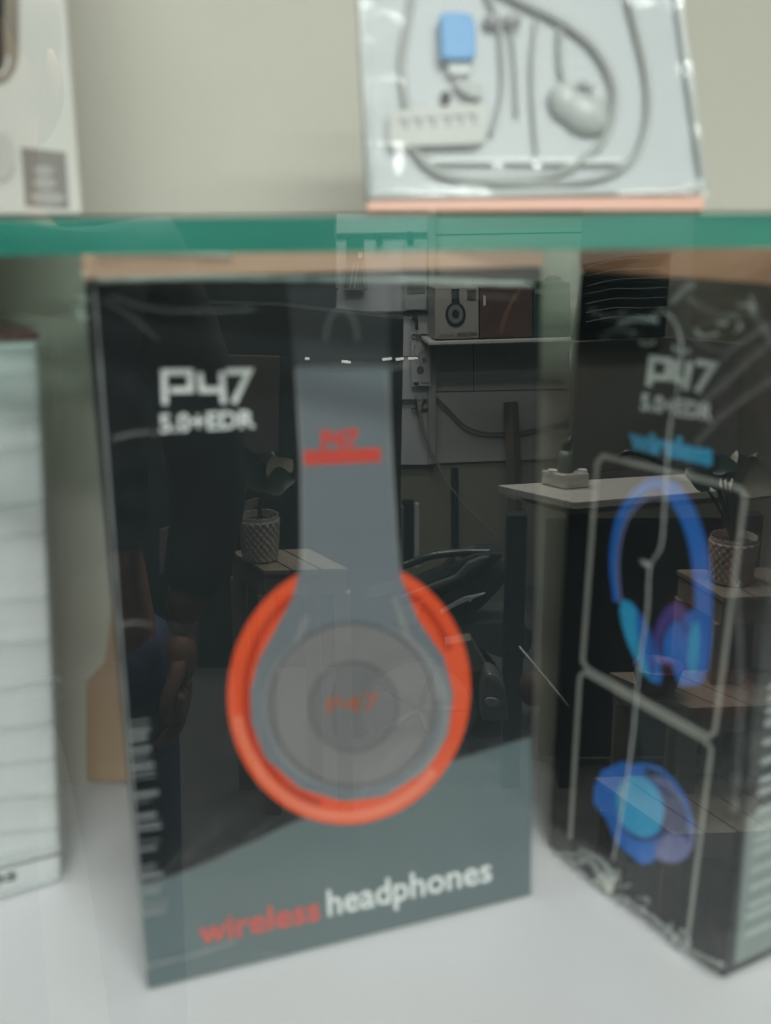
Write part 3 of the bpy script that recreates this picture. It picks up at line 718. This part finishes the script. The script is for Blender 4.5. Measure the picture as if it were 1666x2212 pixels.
# wall shelf and boxes
wsf = thing("wall_shelf", wp(1085, 742, 0.1), "long white wall shelf carrying boxes across the pale wall board", "shelf")
wslab([(926, 737), (1234, 728), (1234, 737), (926, 746)], 0.0125, 0.20).build("shelf_plank", M("white_ledge", (0.66, 0.67, 0.62), 0.5), wsf, bevel=0.003)
mb = MB(); mb.tube([wp(1235, 738, 0.18), wp(1236, 800, 0.18)], 0.008, 6); mb.build("bracket", m_white, wsf)
def wbox(name, x0, x1, yt, yb_, mat, label, cat="box"):
    t = thing(name, wp((x0 + x1) / 2, yb_, 0.14), label, cat)
    o = wslab([(x0, yb_), (x1, yb_ - (x1 - x0) * 0.03), (x1, yt - (x1 - x0) * 0.02), (x0, yt)], 0.07, 0.198).build("box_body", mat, t, bevel=0.002)
    return t, o
b1, o1 = wbox("headset_box", 940, 1034, 622, 733, M("putty_board", (0.42, 0.41, 0.36), 0.5), "pale box reading PURE SOUND with a round black headphone picture on the wall shelf")
W.poly("printed_headphone_band", [(975, 624), (992, 624), (993, 665), (975, 665)], m_dk, o1, 0.1995)
W.poly("printed_cushion", ell(984, 679, 22, 27, 0, 40), m_dk, o1, 0.2005)
W.poly("printed_cup", ell(984, 678, 16, 20, 0, 40), m_greyl, o1, 0.2015)
W.poly("printed_hub", ell(984, 678, 8, 10, 0, 30), m_dk, o1, 0.2025)
W.poly("printed_badge", [(1009, 626), (1028, 625), (1028, 648), (1009, 649)], M("brown_badge", (0.10, 0.06, 0.05), 0.5), o1, 0.1995)
W.text("box_lettering", "PURE SOUND", [(1030, 725), (988, 727), (1030, 716), (988, 718)], m_dk, o1, 0.1995, 0.02)
W.text("box_lettering", "HEADPHONES", [(980, 727), (948, 728), (980, 720), (948, 721)], m_greyl, o1, 0.1995, 0.02)
b2, o2 = wbox("maroon_box", 1037, 1150, 620, 731, M("maroon_box_board", (0.13, 0.065, 0.055), 0.4, var=0.5, scale=12), "dark maroon box beside the PURE SOUND box on the wall shelf")
W.poly("box_mark", [(1044, 638), (1049, 638), (1049, 660), (1044, 660)], m_white, o2, 0.1995)
W.poly("lighter_swirl", spl([(1085, 724), (1095, 690), (1112, 650), (1130, 623), (1118, 622), (1098, 655), (1082, 695), (1078, 722)]), M("rust_print", (0.24, 0.11, 0.07), 0.5), o2, 0.1995)
b3, o3 = wbox("green_box", 1153, 1232, 612, 728, M("dark_green_board", (0.035, 0.075, 0.05), 0.4, var=0.2, scale=12), "dark green box reading WIRELESS at the end of the wall shelf")
W.text("box_lettering", "WIRELESS", [(1229, 635), (1182, 636), (1229, 625), (1182, 626)], m_greyl, o3, 0.1995, 0.02)
W.poly("box_sticker", [(1155, 624), (1172, 623), (1172, 634), (1155, 635)], m_greyl, o3, 0.1995)
W.stroke("printed_arc", [spl([(1180, 700), (1195, 702), (1213, 692)])], 2, m_greyl, o3, 0.1995)
lg = thing("domed_disc", wp(1193, 608, 0.14), "small dark domed disc perched above the green box", "ornament")
mb = MB(); mb.tube(smooth_path([wp(*p, 0.14) for p in ((1178, 604), (1184, 599), (1193, 597), (1203, 599), (1209, 603), (1178, 604))]), 0.004, 6); mb.build("disc_rim", m_dk, lg)
mb = MB(); mb.tube([wp(1193, 603, 0.14), wp(1194, 613, 0.14)], 0.003, 6); mb.build("stem", m_white, lg)
# striped carton and grey board standing nearer the glass, to the right
YB = 3.2
gb = thing("grey_screen", ypt(1420, 1020, YB), "large dull grey flat screen standing behind the white desk", "screen")
vslab([(1228, 1025), (1601, 990), (1608, 742), (1440, 728), (1238, 738)], YB, 0.03).build("screen_panel", M("dull_grey_panel", (0.19, 0.19, 0.165), 0.45, var=0.1, scale=2), gb, bevel=0.003)
vslab([(1226, 1042), (1600, 1006), (1601, 991), (1228, 1026)], YB - 0.004, 0.03).build("screen_edge", M("screen_rim", (0.20, 0.20, 0.18), 0.4), gb)
pb_ = thing("pale_partition_board", ypt(1360, 700, YB + 0.1), "upright pale board behind the striped black bag at the right", "board")
vslab([(1246, 760), (1490, 760), (1500, 440), (1262, 440)], YB + 0.08, 0.02).build("board", M("drab_board", (0.30, 0.30, 0.27), 0.6, var=0.15, scale=3), pb_)
sg = thing("striped_black_bag", ypt(1350, 735, YB - 0.1), "black flat bag with seven pale curved pinstripes above the grey screen", "bag")
vslab([(1238, 736), (1436, 728), (1450, 547), (1350, 556), (1266, 572)], YB - 0.06, 0.05).build("bag_body", m_black, sg, bevel=0.004)
mb = MB()
for y0, y1 in ((578, 554), (597, 577), (618, 598), (635, 620), (656, 641), (675, 662), (695, 682)):
    mb.tube(smooth_path([ypt(1266, y0, YB - 0.063), ypt(1325, (y0 + y1) / 2 - 4, YB - 0.063), ypt(1385, y1 + 3, YB - 0.063), ypt(1446, y1, YB - 0.063)]), 0.0008, 5)
mb.build("pinstripe", m_greyl, sg)
# desk
ZD = -0.43
dk = thing("white_desk", zpt(1250, 1060, ZD), "white topped desk on a black frame with a power strip on its corner", "desk")
dk.location.z = FLOOR
P5 = [zpt(1075, 1047, ZD), zpt(1240, 1084, ZD), zpt(1700, 1046, ZD), zpt(1700, 1010, ZD), zpt(1290, 1034, ZD)]
mb = MB().prism(P5, (0, 0, -0.018)); mb.build("desk_top", M("white_desk_top", (0.52, 0.51, 0.45), 0.5, var=0.05), dk, bevel=0.002)
P6 = [zpt(1090, 1052, ZD - .02), zpt(1240, 1090, ZD - .02), zpt(1700, 1052, ZD - .02), zpt(1700, 1022, ZD - .02), zpt(1290, 1040, ZD - .02)]
mb = MB().prism([p + Vector((0, 0.01, -0.012)) for p in P6], (0, 0, -0.014)); mb.build("desk_under_shelf", M("desk_edge_cream", (0.40, 0.40, 0.35), 0.5), dk)
for px in (1122, 1258, 1640):
    q = zpt(px, 1075, ZD)
    MB().box((q.x, q.y + 0.05, (ZD - 0.05 + FLOOR) / 2), 0.045, 0.045, ZD - 0.05 - FLOOR).build("leg", m_dk, dk)
q = zpt(1430, 1060, ZD)
MB().box((q.x, q.y + 0.10, FLOOR + 0.34), 0.50, 0.05, 0.62).build("modesty_panel", m_dwall, dk)
# power strip
ps = thing("power_strip", zpt(1220, 1050, ZD), "chunky white power strip with a grey plug on the desk corner", "power strip")
qa, qb, qc = zpt(1168, 1044, ZD + .001), zpt(1216, 1056, ZD + .001), zpt(1272, 1052, ZD + .001)
MB().prism([qa, qb, qc, qa + qc - qb], (0, 0, 0.034)).build("strip_body", M("strip_white", (0.58, 0.58, 0.53), 0.4), ps, bevel=0.003)
qp = (qa + qc) / 2
mb = MB(); mb.tube([qp + Vector((0, 0, .034)), qp + Vector((0, 0, .075)), qp + Vector((0, 0, .085))], [0.021, 0.018, 0.012], 12); mb.build("plug", M("plug_grey", (0.16, 0.19, 0.17), 0.4), ps, smooth=True)
mb = MB(); mb.tube([qp + Vector((0, 0, .08)), qp + Vector((.002, 0, .10)), qp + Vector((.010, 0, .118))], [0.011, 0.008, 0.004], 8); mb.build("cord", m_dk, ps, smooth=True)
for dx in (-.03, .04):
    mb = MB(); mb.box(qp + Vector((dx, 0.0, .036)), 0.02, 0.02, 0.006); mb.build("socket", m_white, ps)
mb = MB(); mb.tube(smooth_path([ypt(*p, 2.378) for p in ((1335, 990), (1355, 975), (1400, 985), (1440, 1005), (1500, 1025), (1560, 1060))]), 0.007, 6)
tag(mb.build("arched_black_cord", m_dk, smooth=True), "arched black cord rising over the back of the white desk", "cord")

# slatted three step stand
m_slat = M("pale_slat_wood", (0.23, 0.20, 0.15), 0.6, var=0.22, scale=24, stretch=(1, 1, 1), bump=0.2, bscale=60)
m_legw = M("stand_frame_wood", (0.22, 0.20, 0.16), 0.6, var=0.2, scale=20)
def slat_tier(t, C, Bk, z, L, nsl, to_right=1):
    C = Vector(C); a = Vector(Bk) - C
    b = Vector((1, 0.06, 0)).normalized()
    b = b * L
    sw = 1.0 / nsl
    for i in range(nsl):        # slats run from the front to the back, side by side along the front edge
        MB().hexa(C + b * (sw * i) + Vector((0, 0, -0.012)), b * (sw * 0.93), a, Vector((0, 0, 0.012))).build("slat", m_slat, t, bevel=0.0015)
    MB().hexa(C + a * 0.05 + b * 0.01 + Vector((0, 0, -0.062)), b * 0.97, a.normalized() * 0.015, Vector((0, 0, 0.048))).build("apron", m_legw, t)
    MB().hexa(C + a * 0.05 + b * 0.01 + Vector((0, 0, -0.062)) + a.normalized() * 0.015, b.normalized() * 0.015, a * 0.85, Vector((0, 0, 0.046))).build("apron", m_legw, t)
    for s1, s2 in ((0.03, 0.06), (0.93, 0.06), (0.03, 0.86), (0.93, 0.86)):
        q = C + b * s1 + a * s2; z0 = z - 0.064
        MB().hexa(Vector((q.x - 0.018, q.y, FLOOR + .001)), (0.036, 0, 0), (0, 0.03, 0), (0.0, 0, z0 - FLOOR - .001)).build("leg", m_legw, t)
stand = thing("step_stand", zpt(1500, 1500, FLOOR), "pale wooden step stand of three slatted tiers under the right plant pot", "plant stand")
Z1, Z2, Z3 = -0.565, -0.765, -0.965
slat_tier(stand, zpt(1562, 1289, Z1), zpt(1460, 1229, Z1), Z1, 0.42, 6)
slat_tier(stand, zpt(1490, 1527, Z2), zpt(1315, 1451, Z2), Z2, 0.46, 7)
slat_tier(stand, zpt(1455, 1800, Z3), zpt(1282, 1677, Z3), Z3, 0.46, 7)
stool = thing("slatted_stool", zpt(600, 1225, FLOOR), "pale wooden slatted stool under the left plant pot", "stool")
slat_tier(stool, zpt(571, 1231, Z1), zpt(496, 1188, Z1), Z1, 0.19, 3)

def pot(name, cx, ytop, ybase, wpx, zbase, label, grp):
    base = zpt(cx, ybase, zbase)
    ppm = F / (base.y * CP + (H - zbase) * SP)
    r = wpx / 2 / ppm; h = (ybase - ytop) / ppm * 1.0 / math.cos(math.radians(22))
    t = thing(name, base, label, "potted plant", grp)
    def fn(rr, z, a, i):
        d = 0.5 * (abs(math.sin(9 * a + z * 165)) + abs(math.sin(9 * a - z * 165)))
        k = 1 + 0.11 * d if 0.003 < z < h * 0.93 else 1.0
        zz = z + (0.004 * abs(math.sin(12 * a)) if z > h * 0.96 else 0)
        return rr * k, zz
    prof = [(r * .74, 0.0)] + [(r * (0.76 + 0.15 * (j / 60)), h * j / 60) for j in range(1, 61)] + [(r * .88, h * .985), (r * .84, h * .85), (r * .82, h * .84)]
    mb = MB(); mb.lathe(base + Vector((0, 0, 0.0005)), prof, 120, fn)
    mb.build("woven_pot", M("woven_stone_white", (0.40, 0.37, 0.31), 0.75, var=0.12, scale=60, bump=0.3, bscale=200), t, smooth=True)
    mb = MB(); mb.lathe(base + Vector((0, 0, h * .84)), [(r * .76, 0), (r * .80, 0.004), (r * .5, 0.008)], 30)
    mb.build("soil", M("soil", (0.03, 0.022, 0.015), 0.95, var=0.5, scale=300), t)
    return t, base + Vector((0, 0, h * .85)), r, h
m_leaf = M("dark_leaf", (0.018, 0.040, 0.026), 0.35, var=0.4, scale=18)
m_leafp = M("pale_leaf", (0.34, 0.33, 0.24), 0.5, var=0.3, scale=18)
def leaf(t, root, tip, wd, mat, droop=0.02, twist=0.0):
    root = Vector(root); tip = Vector(tip); ax = (tip - root); L = ax.length; ax.normalize()
    side = ax.cross(Vector((0, -1, 0.25))).normalized(); up = side.cross(ax).normalized()
    side = (side * math.cos(twist) + up * math.sin(twist)).normalized(); up = side.cross(ax).normalized()
    V = []; Fc = []; n = 12
    for i in range(n + 1):
        s = i / n; wv = wd * math.sin(math.pi * min(1, s ** 0.8)) ** 0.8 * (1 - 0.15 * s) + 0.0005
        c = root + ax * L * s + Vector((0, 0, 1)) * (droop * 4 * s * (1 - s))
        wob = 1 + 0.12 * math.sin(9 * s + wd * 500)
        V += [c - side * wv * wob + up * wv * .3, c, c + side * wv / wob + up * wv * .3]
    for i in range(n):
        k = i * 3; Fc += [(k, k + 1, k + 4, k + 3), (k + 1, k + 2, k + 5, k + 4)]
    mk("leaf", V, Fc, mat, t, smooth=True)
def stem(t, pts, r=0.003):
    mb = MB(); mb.tube(smooth_path(pts, 5), r, 6); mb.build("stem", m_leaf, t, smooth=True)
def plant(t, root, y, spec):
    for k, (sx, sy, tx, ty, wd, mt, dy) in enumerate(spec):
        s = ypt(sx, sy, y + dy); tp = ypt(tx, ty, y + dy + 0.03)
        stem(t, [root, (root + s) / 2 + Vector((0, 0, 0.01)), s], 0.0035)
        leaf(t, s, tp, wd * 1.35, mt, 0.012, 0.5 * math.sin(k * 2.1))
pt, rt, r_, h_ = pot("potted_plant", 563, 1116, 1207, 92, Z1, "woven white pot with a dark leaved plant on the slatted stool", "woven plant pots")
yv = rt.y
plant(pt, rt, yv, [(572, 1062, 496, 985, .024, m_leaf, 0), (570, 1050, 545, 1000, .02, m_leaf, .02), (576, 1048, 632, 992, .024, m_leafp, .01), (574, 1060, 640, 1032, .022, m_leaf, -.02),
                   (562, 1068, 512, 1040, .018, m_leafp, .03), (572, 1040, 588, 975, .018, m_leaf, .03), (566, 1080, 606, 1062, .014, m_leaf, 0), (568, 1054, 520, 962, .02, m_leaf, .04)])
pt, rt, r_, h_ = pot("potted_plant", 1577, 1162, 1254, 108, Z1, "woven white pot with a dark leaved plant on the top tier of the step stand", "woven plant pots")
yv = rt.y
plant(pt, rt, yv, [(1530, 1060, 1480, 1010, .020, m_leaf, 0), (1545, 1035, 1500, 985, .02, m_leaf, .02), (1580, 1050, 1650, 1008, .030, m_leafp, 0), (1596, 1060, 1690, 1040, .026, m_leafp, -.03),
                   (1560, 1040, 1570, 985, .010, m_leaf, .03), (1550, 1050, 1525, 1000, .007, m_leaf, .0), (1590, 1060, 1634, 975, .008, m_leafp, .02), (1570, 1045, 1592, 972, .007, m_leafp, .03), (1600, 1075, 1640, 1060, .014, m_leaf, 0), (1585, 1040, 1612, 985, .018, m_leaf, .04), (1535, 1020, 1600, 1012, .016, m_leaf, .01)])
bw_c = zpt(1416, 1500, Z2)
bwl = thing("brown_bowl", bw_c, "dark reddish brown bowl on the middle tier of the step stand", "bowl")
mb = MB(); mb.lathe(bw_c + Vector((0, 0, .001)), [(.022, 0), (.040, .02), (.048, .05), (.050, .065), (.046, .065), (.042, .04), (.02, .02)], 40)
mb.build("bowl_body", M("oxblood_glaze", (0.085, 0.025, 0.018), 0.3), bwl, smooth=True)
mb = MB(); mb.tube([bw_c + Vector((.050 * math.cos(a * .3), .050 * math.sin(a * .3), .066)) for a in range(22)], 0.0025, 6); mb.build("bowl_rim", M("violet_rim", (0.10, 0.05, 0.16), 0.3), bwl, smooth=True)

# motorcycle tail, black, left of the desk
YM = 2.72
mo = thing("motorcycle", ypt(960, 1400, YM), "dark motorcycle tail with two pointed fairings parked before the stained wall", "motorcycle")
mo.location.z = FLOOR
m_fair = M("black_fairing", (0.045, 0.058, 0.054), 0.22, var=0.3, scale=10, coat=0.6)
m_fair2 = M("dull_fairing", (0.10, 0.12, 0.11), 0.35, var=0.2, scale=10)
def vs(pts, t, mat, name, dy=0): vslab(pts, YM + dy, t).build(name, mat, mo, bevel=0.006)
mb = MB(); mb.tube(smooth_path([ypt(*p, YM + .02) for p in ((868, 1222), (895, 1213), (935, 1199), (1000, 1192), (1060, 1192))]), 0.011, 8)
mb.build("grab_rail", m_fair, mo, smooth=True)
vs([(905, 1262), (960, 1238), (985, 1212), (1030, 1196), (1074, 1194), (1088, 1202), (1062, 1224), (1030, 1248), (985, 1270), (930, 1290), (870, 1312), (800, 1320), (790, 1290)], 0.09, m_fair, "upper_tail_fairing")
vs([(985, 1243), (1010, 1215), (1042, 1202), (1060, 1202), (1030, 1228), (1000, 1248), (940, 1276), (870, 1300), (860, 1290)], 0.02, m_fair2, "tail_stripe", -0.022)
vs([(930, 1300), (990, 1262), (1030, 1244), (1070, 1232), (1096, 1234), (1098, 1244), (1080, 1272), (1048, 1306), (1020, 1332), (985, 1352), (940, 1372), (900, 1360)], 0.10, m_fair, "lower_tail_fairing", 0.01)
vs([(950, 1318), (1000, 1290), (1050, 1280), (1046, 1284), (1000, 1302), (952, 1326)], 0.01, m_white, "reflector_strip", 0.0)
mb = MB(); mb.tube([ypt(1012, 1287, YM), ypt(1016, 1298, YM)], 0.004, 6); mb.build("tail_lamp", m_white, mo)
vs([(960, 1350), (1040, 1342), (1120, 1344), (1150, 1362), (1148, 1400), (1120, 1440), (1080, 1420), (1030, 1400), (960, 1420)], 0.16, m_fair2, "rear_mudguard", 0.02)
cw_ = ypt(905, 1530, YM + 0.06)
mb = MB()
R_ = 0.20; ring = [(cw_ + Vector((R_ * math.cos(a), 0, R_ * math.sin(a)))) for a in [i * math.pi / 20 for i in range(41)]]
mb.tube(ring, 0.045, 10, cap=False); wh = mb.build("wheel", M("tyre_rubber", (0.02, 0.02, 0.02), 0.8), mo, smooth=True)
mb = MB(); ring = [(cw_ + Vector((0.15 * math.cos(a), 0, 0.15 * math.sin(a)))) for a in [i * math.pi / 20 for i in range(41)]]
mb.tube(ring, 0.012, 8, cap=False)
for k in range(5):
    a = k * 2 * math.pi / 5; mb.tube([cw_, cw_ + Vector((0.15 * math.cos(a), 0, 0.15 * math.sin(a)))], 0.010, 6)
mb.build("rim", m_greyl, wh, smooth=True)
# grey step box, light stand on the floor
tag(vslab([(962, 1450), (1056, 1449), (1018, 1382), (962, 1392)], 2.552, 0.05).build("grey_ramp", M("dusty_grey", (0.17, 0.18, 0.15), 0.7)), "dusty grey wedge shaped board under the motorcycle mudguard", "board")
vb = thing("shop_bag", ypt(1075, 1530, 2.320), "grey plastic bag with a white oval mark on the shop floor", "bag")
vslab([(1040, 1560), (1040, 1500), (1050, 1452), (1072, 1458), (1092, 1480), (1100, 1560)], 2.320, 0.08).build("bag_body", M("grey_film_bag", (0.13, 0.14, 0.13), 0.35, var=0.3, scale=30), vb, bevel=0.012)
vslab([(p[0], p[1]) for p in ell(1063, 1516, 16, 9, 8, 20)], 2.303, 0.006).build("bag_mark", M("mark_white", (0.33, 0.34, 0.32), 0.5), vb)
mb = MB(); mb.ball(ypt(1152, 1484, 2.378), 0.035, 0.035, 0.045)
tag(mb.build("brown_ball", M("brown_leather", (0.10, 0.055, 0.035), 0.6), smooth=True), "round dark brown ball resting beside the grey bag", "ball")
mb = MB(); mb.tube([ypt(1121, 1395, 2.320), ypt(1160, 1442, 2.297), ypt(1200, 1490, 2.274), ypt(1228, 1525, 2.250)], 0.0028, 6)
tag(mb.build("pale_strap", M("strap_white", (0.45, 0.48, 0.44), 0.4), smooth=True), "thin pale strap slanting down in front of the desk leg", "strap")
fr = thing("white_frame_stand", ypt(885, 1215, 3.364), "white framed dark panel standing left of the stained wall", "frame")
vslab([(868, 1215), (893, 1215), (893, 1080), (868, 1080)], 3.364, 0.02).build("panel", m_dk, fr)
vslab([(896, 1225), (906, 1225), (905, 1089), (897, 1089)], 3.341, 0.03).build("upright", m_strip, fr)
vslab([(862, 1220), (872, 1220), (872, 1095), (862, 1095)], 3.341, 0.03).build("upright", m_greyl, fr)
# row of small lit lamps on the wall
m_lit = emis("lit_lamp", (1, 0.98, 0.9), 4)
for k, (x0, x1, yy, lb_) in enumerate(((659, 668, 774, "small lit lamp at the dark end of the row"), (738, 757, 779, "slanting lit lamp between the dark end and the bright cluster"),
        (826, 846, 775, "first lit tube of the bright cluster beside the display board"), (855, 872, 775, "second lit tube of the bright cluster beside the display board"), (882, 902, 773, "third lit tube at the edge of the STEREO card"))):
    mb = MB(); mb.tube([wp(x0, yy + 1, 0.75), wp(x1, yy - 1 + (4 if k == 1 else 0), 0.75)], 0.004, 6)
    tag(mb.build("lit_tube", m_lit, smooth=True), lb_, "light", "small lit lamps in a row")
mb = MB(); mb.tube([wp(630, 770, 0.757), wp(905, 770, 0.757)], 0.0015, 5)
tag(mb.build("lamp_wire", m_dk, smooth=True), "thin dark wire carrying the small lit lamps", "wire")
# dark shop counter on the left carrying the background of the left reflection
dc = thing("dark_counter", ypt(640, 1400, 3.190), "tall dark cupboard filling the shop left of the display board", "cupboard")
vslab([(430, 1900), (862, 1900), (866, 1020), (872, 690), (600, 660), (430, 655)], 3.225, 0.12).build("cupboard_body", m_dwall, dc)
vslab([(352, 1002), (600, 975), (604, 770), (352, 765)], 3.132, 0.02).build("repeat_screen_panel", M("umber_panel", (0.10, 0.095, 0.075), 0.5), dc)  # stands in for the grey screen's second mirror image
vslab([(345, 1240), (640, 1030), (560, 1075), (345, 1145)], 3.132, 0.02).build("lower_pale_band", M("pale_band", (0.16, 0.15, 0.12), 0.6), dc)

# ------------------------------------------------------------------ person standing beside the camera, mirrored faintly
def skinned(name, chains, mat, parent, sub=1, root=0):
    vs_, ed, rad = [], [], []
    idx = {}
    for ch in chains:
        prev = None
        for (p, r) in ch:
            key = tuple(round(c, 4) for c in p)
            if key not in idx:
                idx[key] = len(vs_); vs_.append(p); rad.append(r)
            i = idx[key]
            if prev is not None and prev != i: ed.append((prev, i))
            prev = i
    me = bpy.data.meshes.new("tmp"); me.from_pydata([Vector(v) for v in vs_], ed, [])
    o = bpy.data.objects.new("tmp", me); COL.objects.link(o)
    s = o.modifiers.new("s", 'SKIN'); s.use_smooth_shade = True
    for i, r in enumerate(rad):
        rr = r if isinstance(r, tuple) else (r, r)
        me.skin_vertices[0].data[i].radius = rr
        me.skin_vertices[0].data[i].use_root = (i == root)
    ss = o.modifiers.new("ss", 'SUBSURF'); ss.levels = sub; ss.render_levels = sub
    dg = bpy.context.evaluated_depsgraph_get(); dg.update()
    m2 = bpy.data.meshes.new_from_object(o.evaluated_get(dg))
    V = [v.co.copy() for v in m2.vertices]; Fc = [tuple(p.vertices) for p in m2.polygons]
    bpy.data.objects.remove(o); bpy.data.meshes.remove(me); bpy.data.meshes.remove(m2)
    return mk(name, V, Fc, mat, parent, smooth=True)
PX, PY = -0.47, 1.42           # where the mirror image of the person stands
def q(x, y, z): return (PX + x, PY + y, FLOOR + z)
pe = thing("person", q(0, 0, 0), "person in dark zipped jacket and blue jeans standing with hanging hands, seen mirrored at left", "person")
m_skin = M("skin", (0.30, 0.165, 0.105), 0.5, var=0.08, scale=30)
m_jack = M("dark_jacket", (0.020, 0.022, 0.026), 0.7, var=0.4, scale=25, bump=0.4, bscale=60)
m_jean = M("blue_denim", (0.018, 0.035, 0.085), 0.8, var=0.3, scale=60, bump=0.3, bscale=200)
head = [(q(0, 0, 1.36), .05), (q(0, -.01, 1.43), .052), (q(0, -.02, 1.49), (.066, .075)), (q(0, -.02, 1.56), (.076, .09)), (q(0, -.01, 1.63), (.066, .078)), (q(0, -.01, 1.66), .04)]
trunk = [(q(0, 0, .90), (.15, .11)), (q(0, 0, 1.05), (.135, .10)), (q(0, 0, 1.22), (.155, .11)), (q(0, 0, 1.36), .05)]
def arm(s, hx):
    return [(q(0, 0, 1.22), (.155, .11)), (q(s * .17, 0, 1.32), .055), (q(s * .22, .01, 1.16), .044), (q(s * .235, .0, 1.02), .038), (q(s * hx, -.05, .86), .028)]
def legc(s): return [(q(0, 0, .90), (.15, .11)), (q(s * .09, 0, .80), .085), (q(s * .10, -.01, .48), .058), (q(s * .10, .01, .12), .038), (q(s * .10, -.10, .04), .035)]
body = skinned("body", [trunk, head, arm(1, .20), arm(-1, .22), legc(1), legc(-1)], m_skin, pe)
jk = skinned("jacket", [[(q(0, 0, .88), (.185, .135)), (q(0, 0, 1.05), (.165, .125)), (q(0, 0, 1.24), (.185, .135)), (q(0, 0, 1.35), (.09, .085)), (q(0, .0, 1.39), (.07, .07))],
                        [(q(0, 0, 1.24), (.185, .135)), (q(.18, 0, 1.33), .072), (q(.225, .01, 1.16), .060), (q(.24, 0, 1.02), .054), (q(.21, -.04, .89), .044)],
                        [(q(0, 0, 1.24), (.185, .135)), (q(-.18, 0, 1.33), .072), (q(-.225, .01, 1.16), .060), (q(-.24, 0, 1.02), .054), (q(-.22, -.04, .89), .044)]], m_jack, pe)
skinned("jeans", [[(q(0, 0, .93), (.165, .125)), (q(.095, 0, .78), .10), (q(.105, -.01, .48), .074), (q(.105, .01, .10), .062)],
                  [(q(0, 0, .93), (.165, .125)), (q(-.095, 0, .78), .10), (q(-.105, -.01, .48), .074), (q(-.105, .01, .10), .062)]], m_jean, pe)
for s in (1, -1):
    mb = MB(); mb.ball(q(s * .105, -.06, .045), .045, .12, .042); mb.build("shoe", m_dk, pe, smooth=True)
# zip and pale lining flap
mb = MB()
for i in range(46):
    tt = i / 45; mb.box(Vector(q(0.075 - 0.03 * tt, -.142 - 0.005 * math.sin(tt * 3), 1.27 - .17 * tt)), 0.006, 0.004, 0.0022)
mb.build("zip", m_dk, jk)
V = [q(.05, -.128, 1.28), q(.10, -.125, 1.27), q(.085, -.128, 1.12), q(.03, -.140, 1.09), q(.005, -.142, 1.12)]
mb = MB().prism([Vector(v) + Vector((0, -.004, 0)) for v in V], (0, -.003, 0)); mb.build("jacket_lining", M("dusty_mauve", (0.16, 0.125, 0.12), 0.8), jk)
def hand(s, hx):
    wr = Vector(q(s * hx, -.05, .86))
    palm = wr + Vector((0, -.012, -.075))
    ch = [[(tuple(wr), .027), (tuple(wr + Vector((0, -.006, -.04))), (.020, .034)), (tuple(palm), (.017, .036))]]
    for k, (dx, L) in enumerate(((-.028, .066), (-.010, .078), (.009, .074), (.027, .058))):
        a = palm + Vector((0, dx, -.012)); b = a + Vector((-s * .004, 0, -L * .45)); c = b + Vector((-s * .014, 0, -L * .32)); d = c + Vector((-s * .018, 0, -L * .2))
        skinned("finger", [[(tuple(a + Vector((0, 0, .015))), .0095), (tuple(a), .0095), (tuple(b), .009), (tuple(c), .0082), (tuple(d), .007)]], m_skin, body)
    th = wr + Vector((0, -.035, -.045))
    skinned("thumb", [[(tuple(wr + Vector((0, -.015, -.03))), .013), (tuple(th), .012), (tuple(th + Vector((-s * .012, -.018, -.03))), .0105), (tuple(th + Vector((-s * .018, -.02, -.055))), .008)]], m_skin, body)
    skinned("palm", ch, m_skin, body)
hand(1, .20); hand(-1, .22)
mb = MB(); mb.ball(q(0, .012, 1.60), .084, .098, .09, 28, 18); mb.ball(q(0, .045, 1.54), .075, .06, .085, 24, 14)
mb.build("hair", M("black_hair", (0.012, 0.010, 0.009), 0.5, bump=0.6, bscale=300), pe, smooth=True)
for s in (1, -1):
    mb = MB(); mb.ball(q(s * .03, -.094, 1.555), .012, .007, .007); mb.build("eye", m_white, body, smooth=True)
    mb = MB(); mb.ball(q(s * .078, -.01, 1.545), .008, .02, .03); mb.build("ear", m_skin, body, smooth=True)
mb = MB(); mb.ball(q(0, -.108, 1.53), .012, .018, .022); mb.build("nose", m_skin, body, smooth=True)
mb = MB(); mb.ball(q(0, -.094, 1.49), .024, .008, .006); mb.build("mouth", M("lip", (0.25, 0.10, 0.08), 0.5), body, smooth=True)
MIR = False
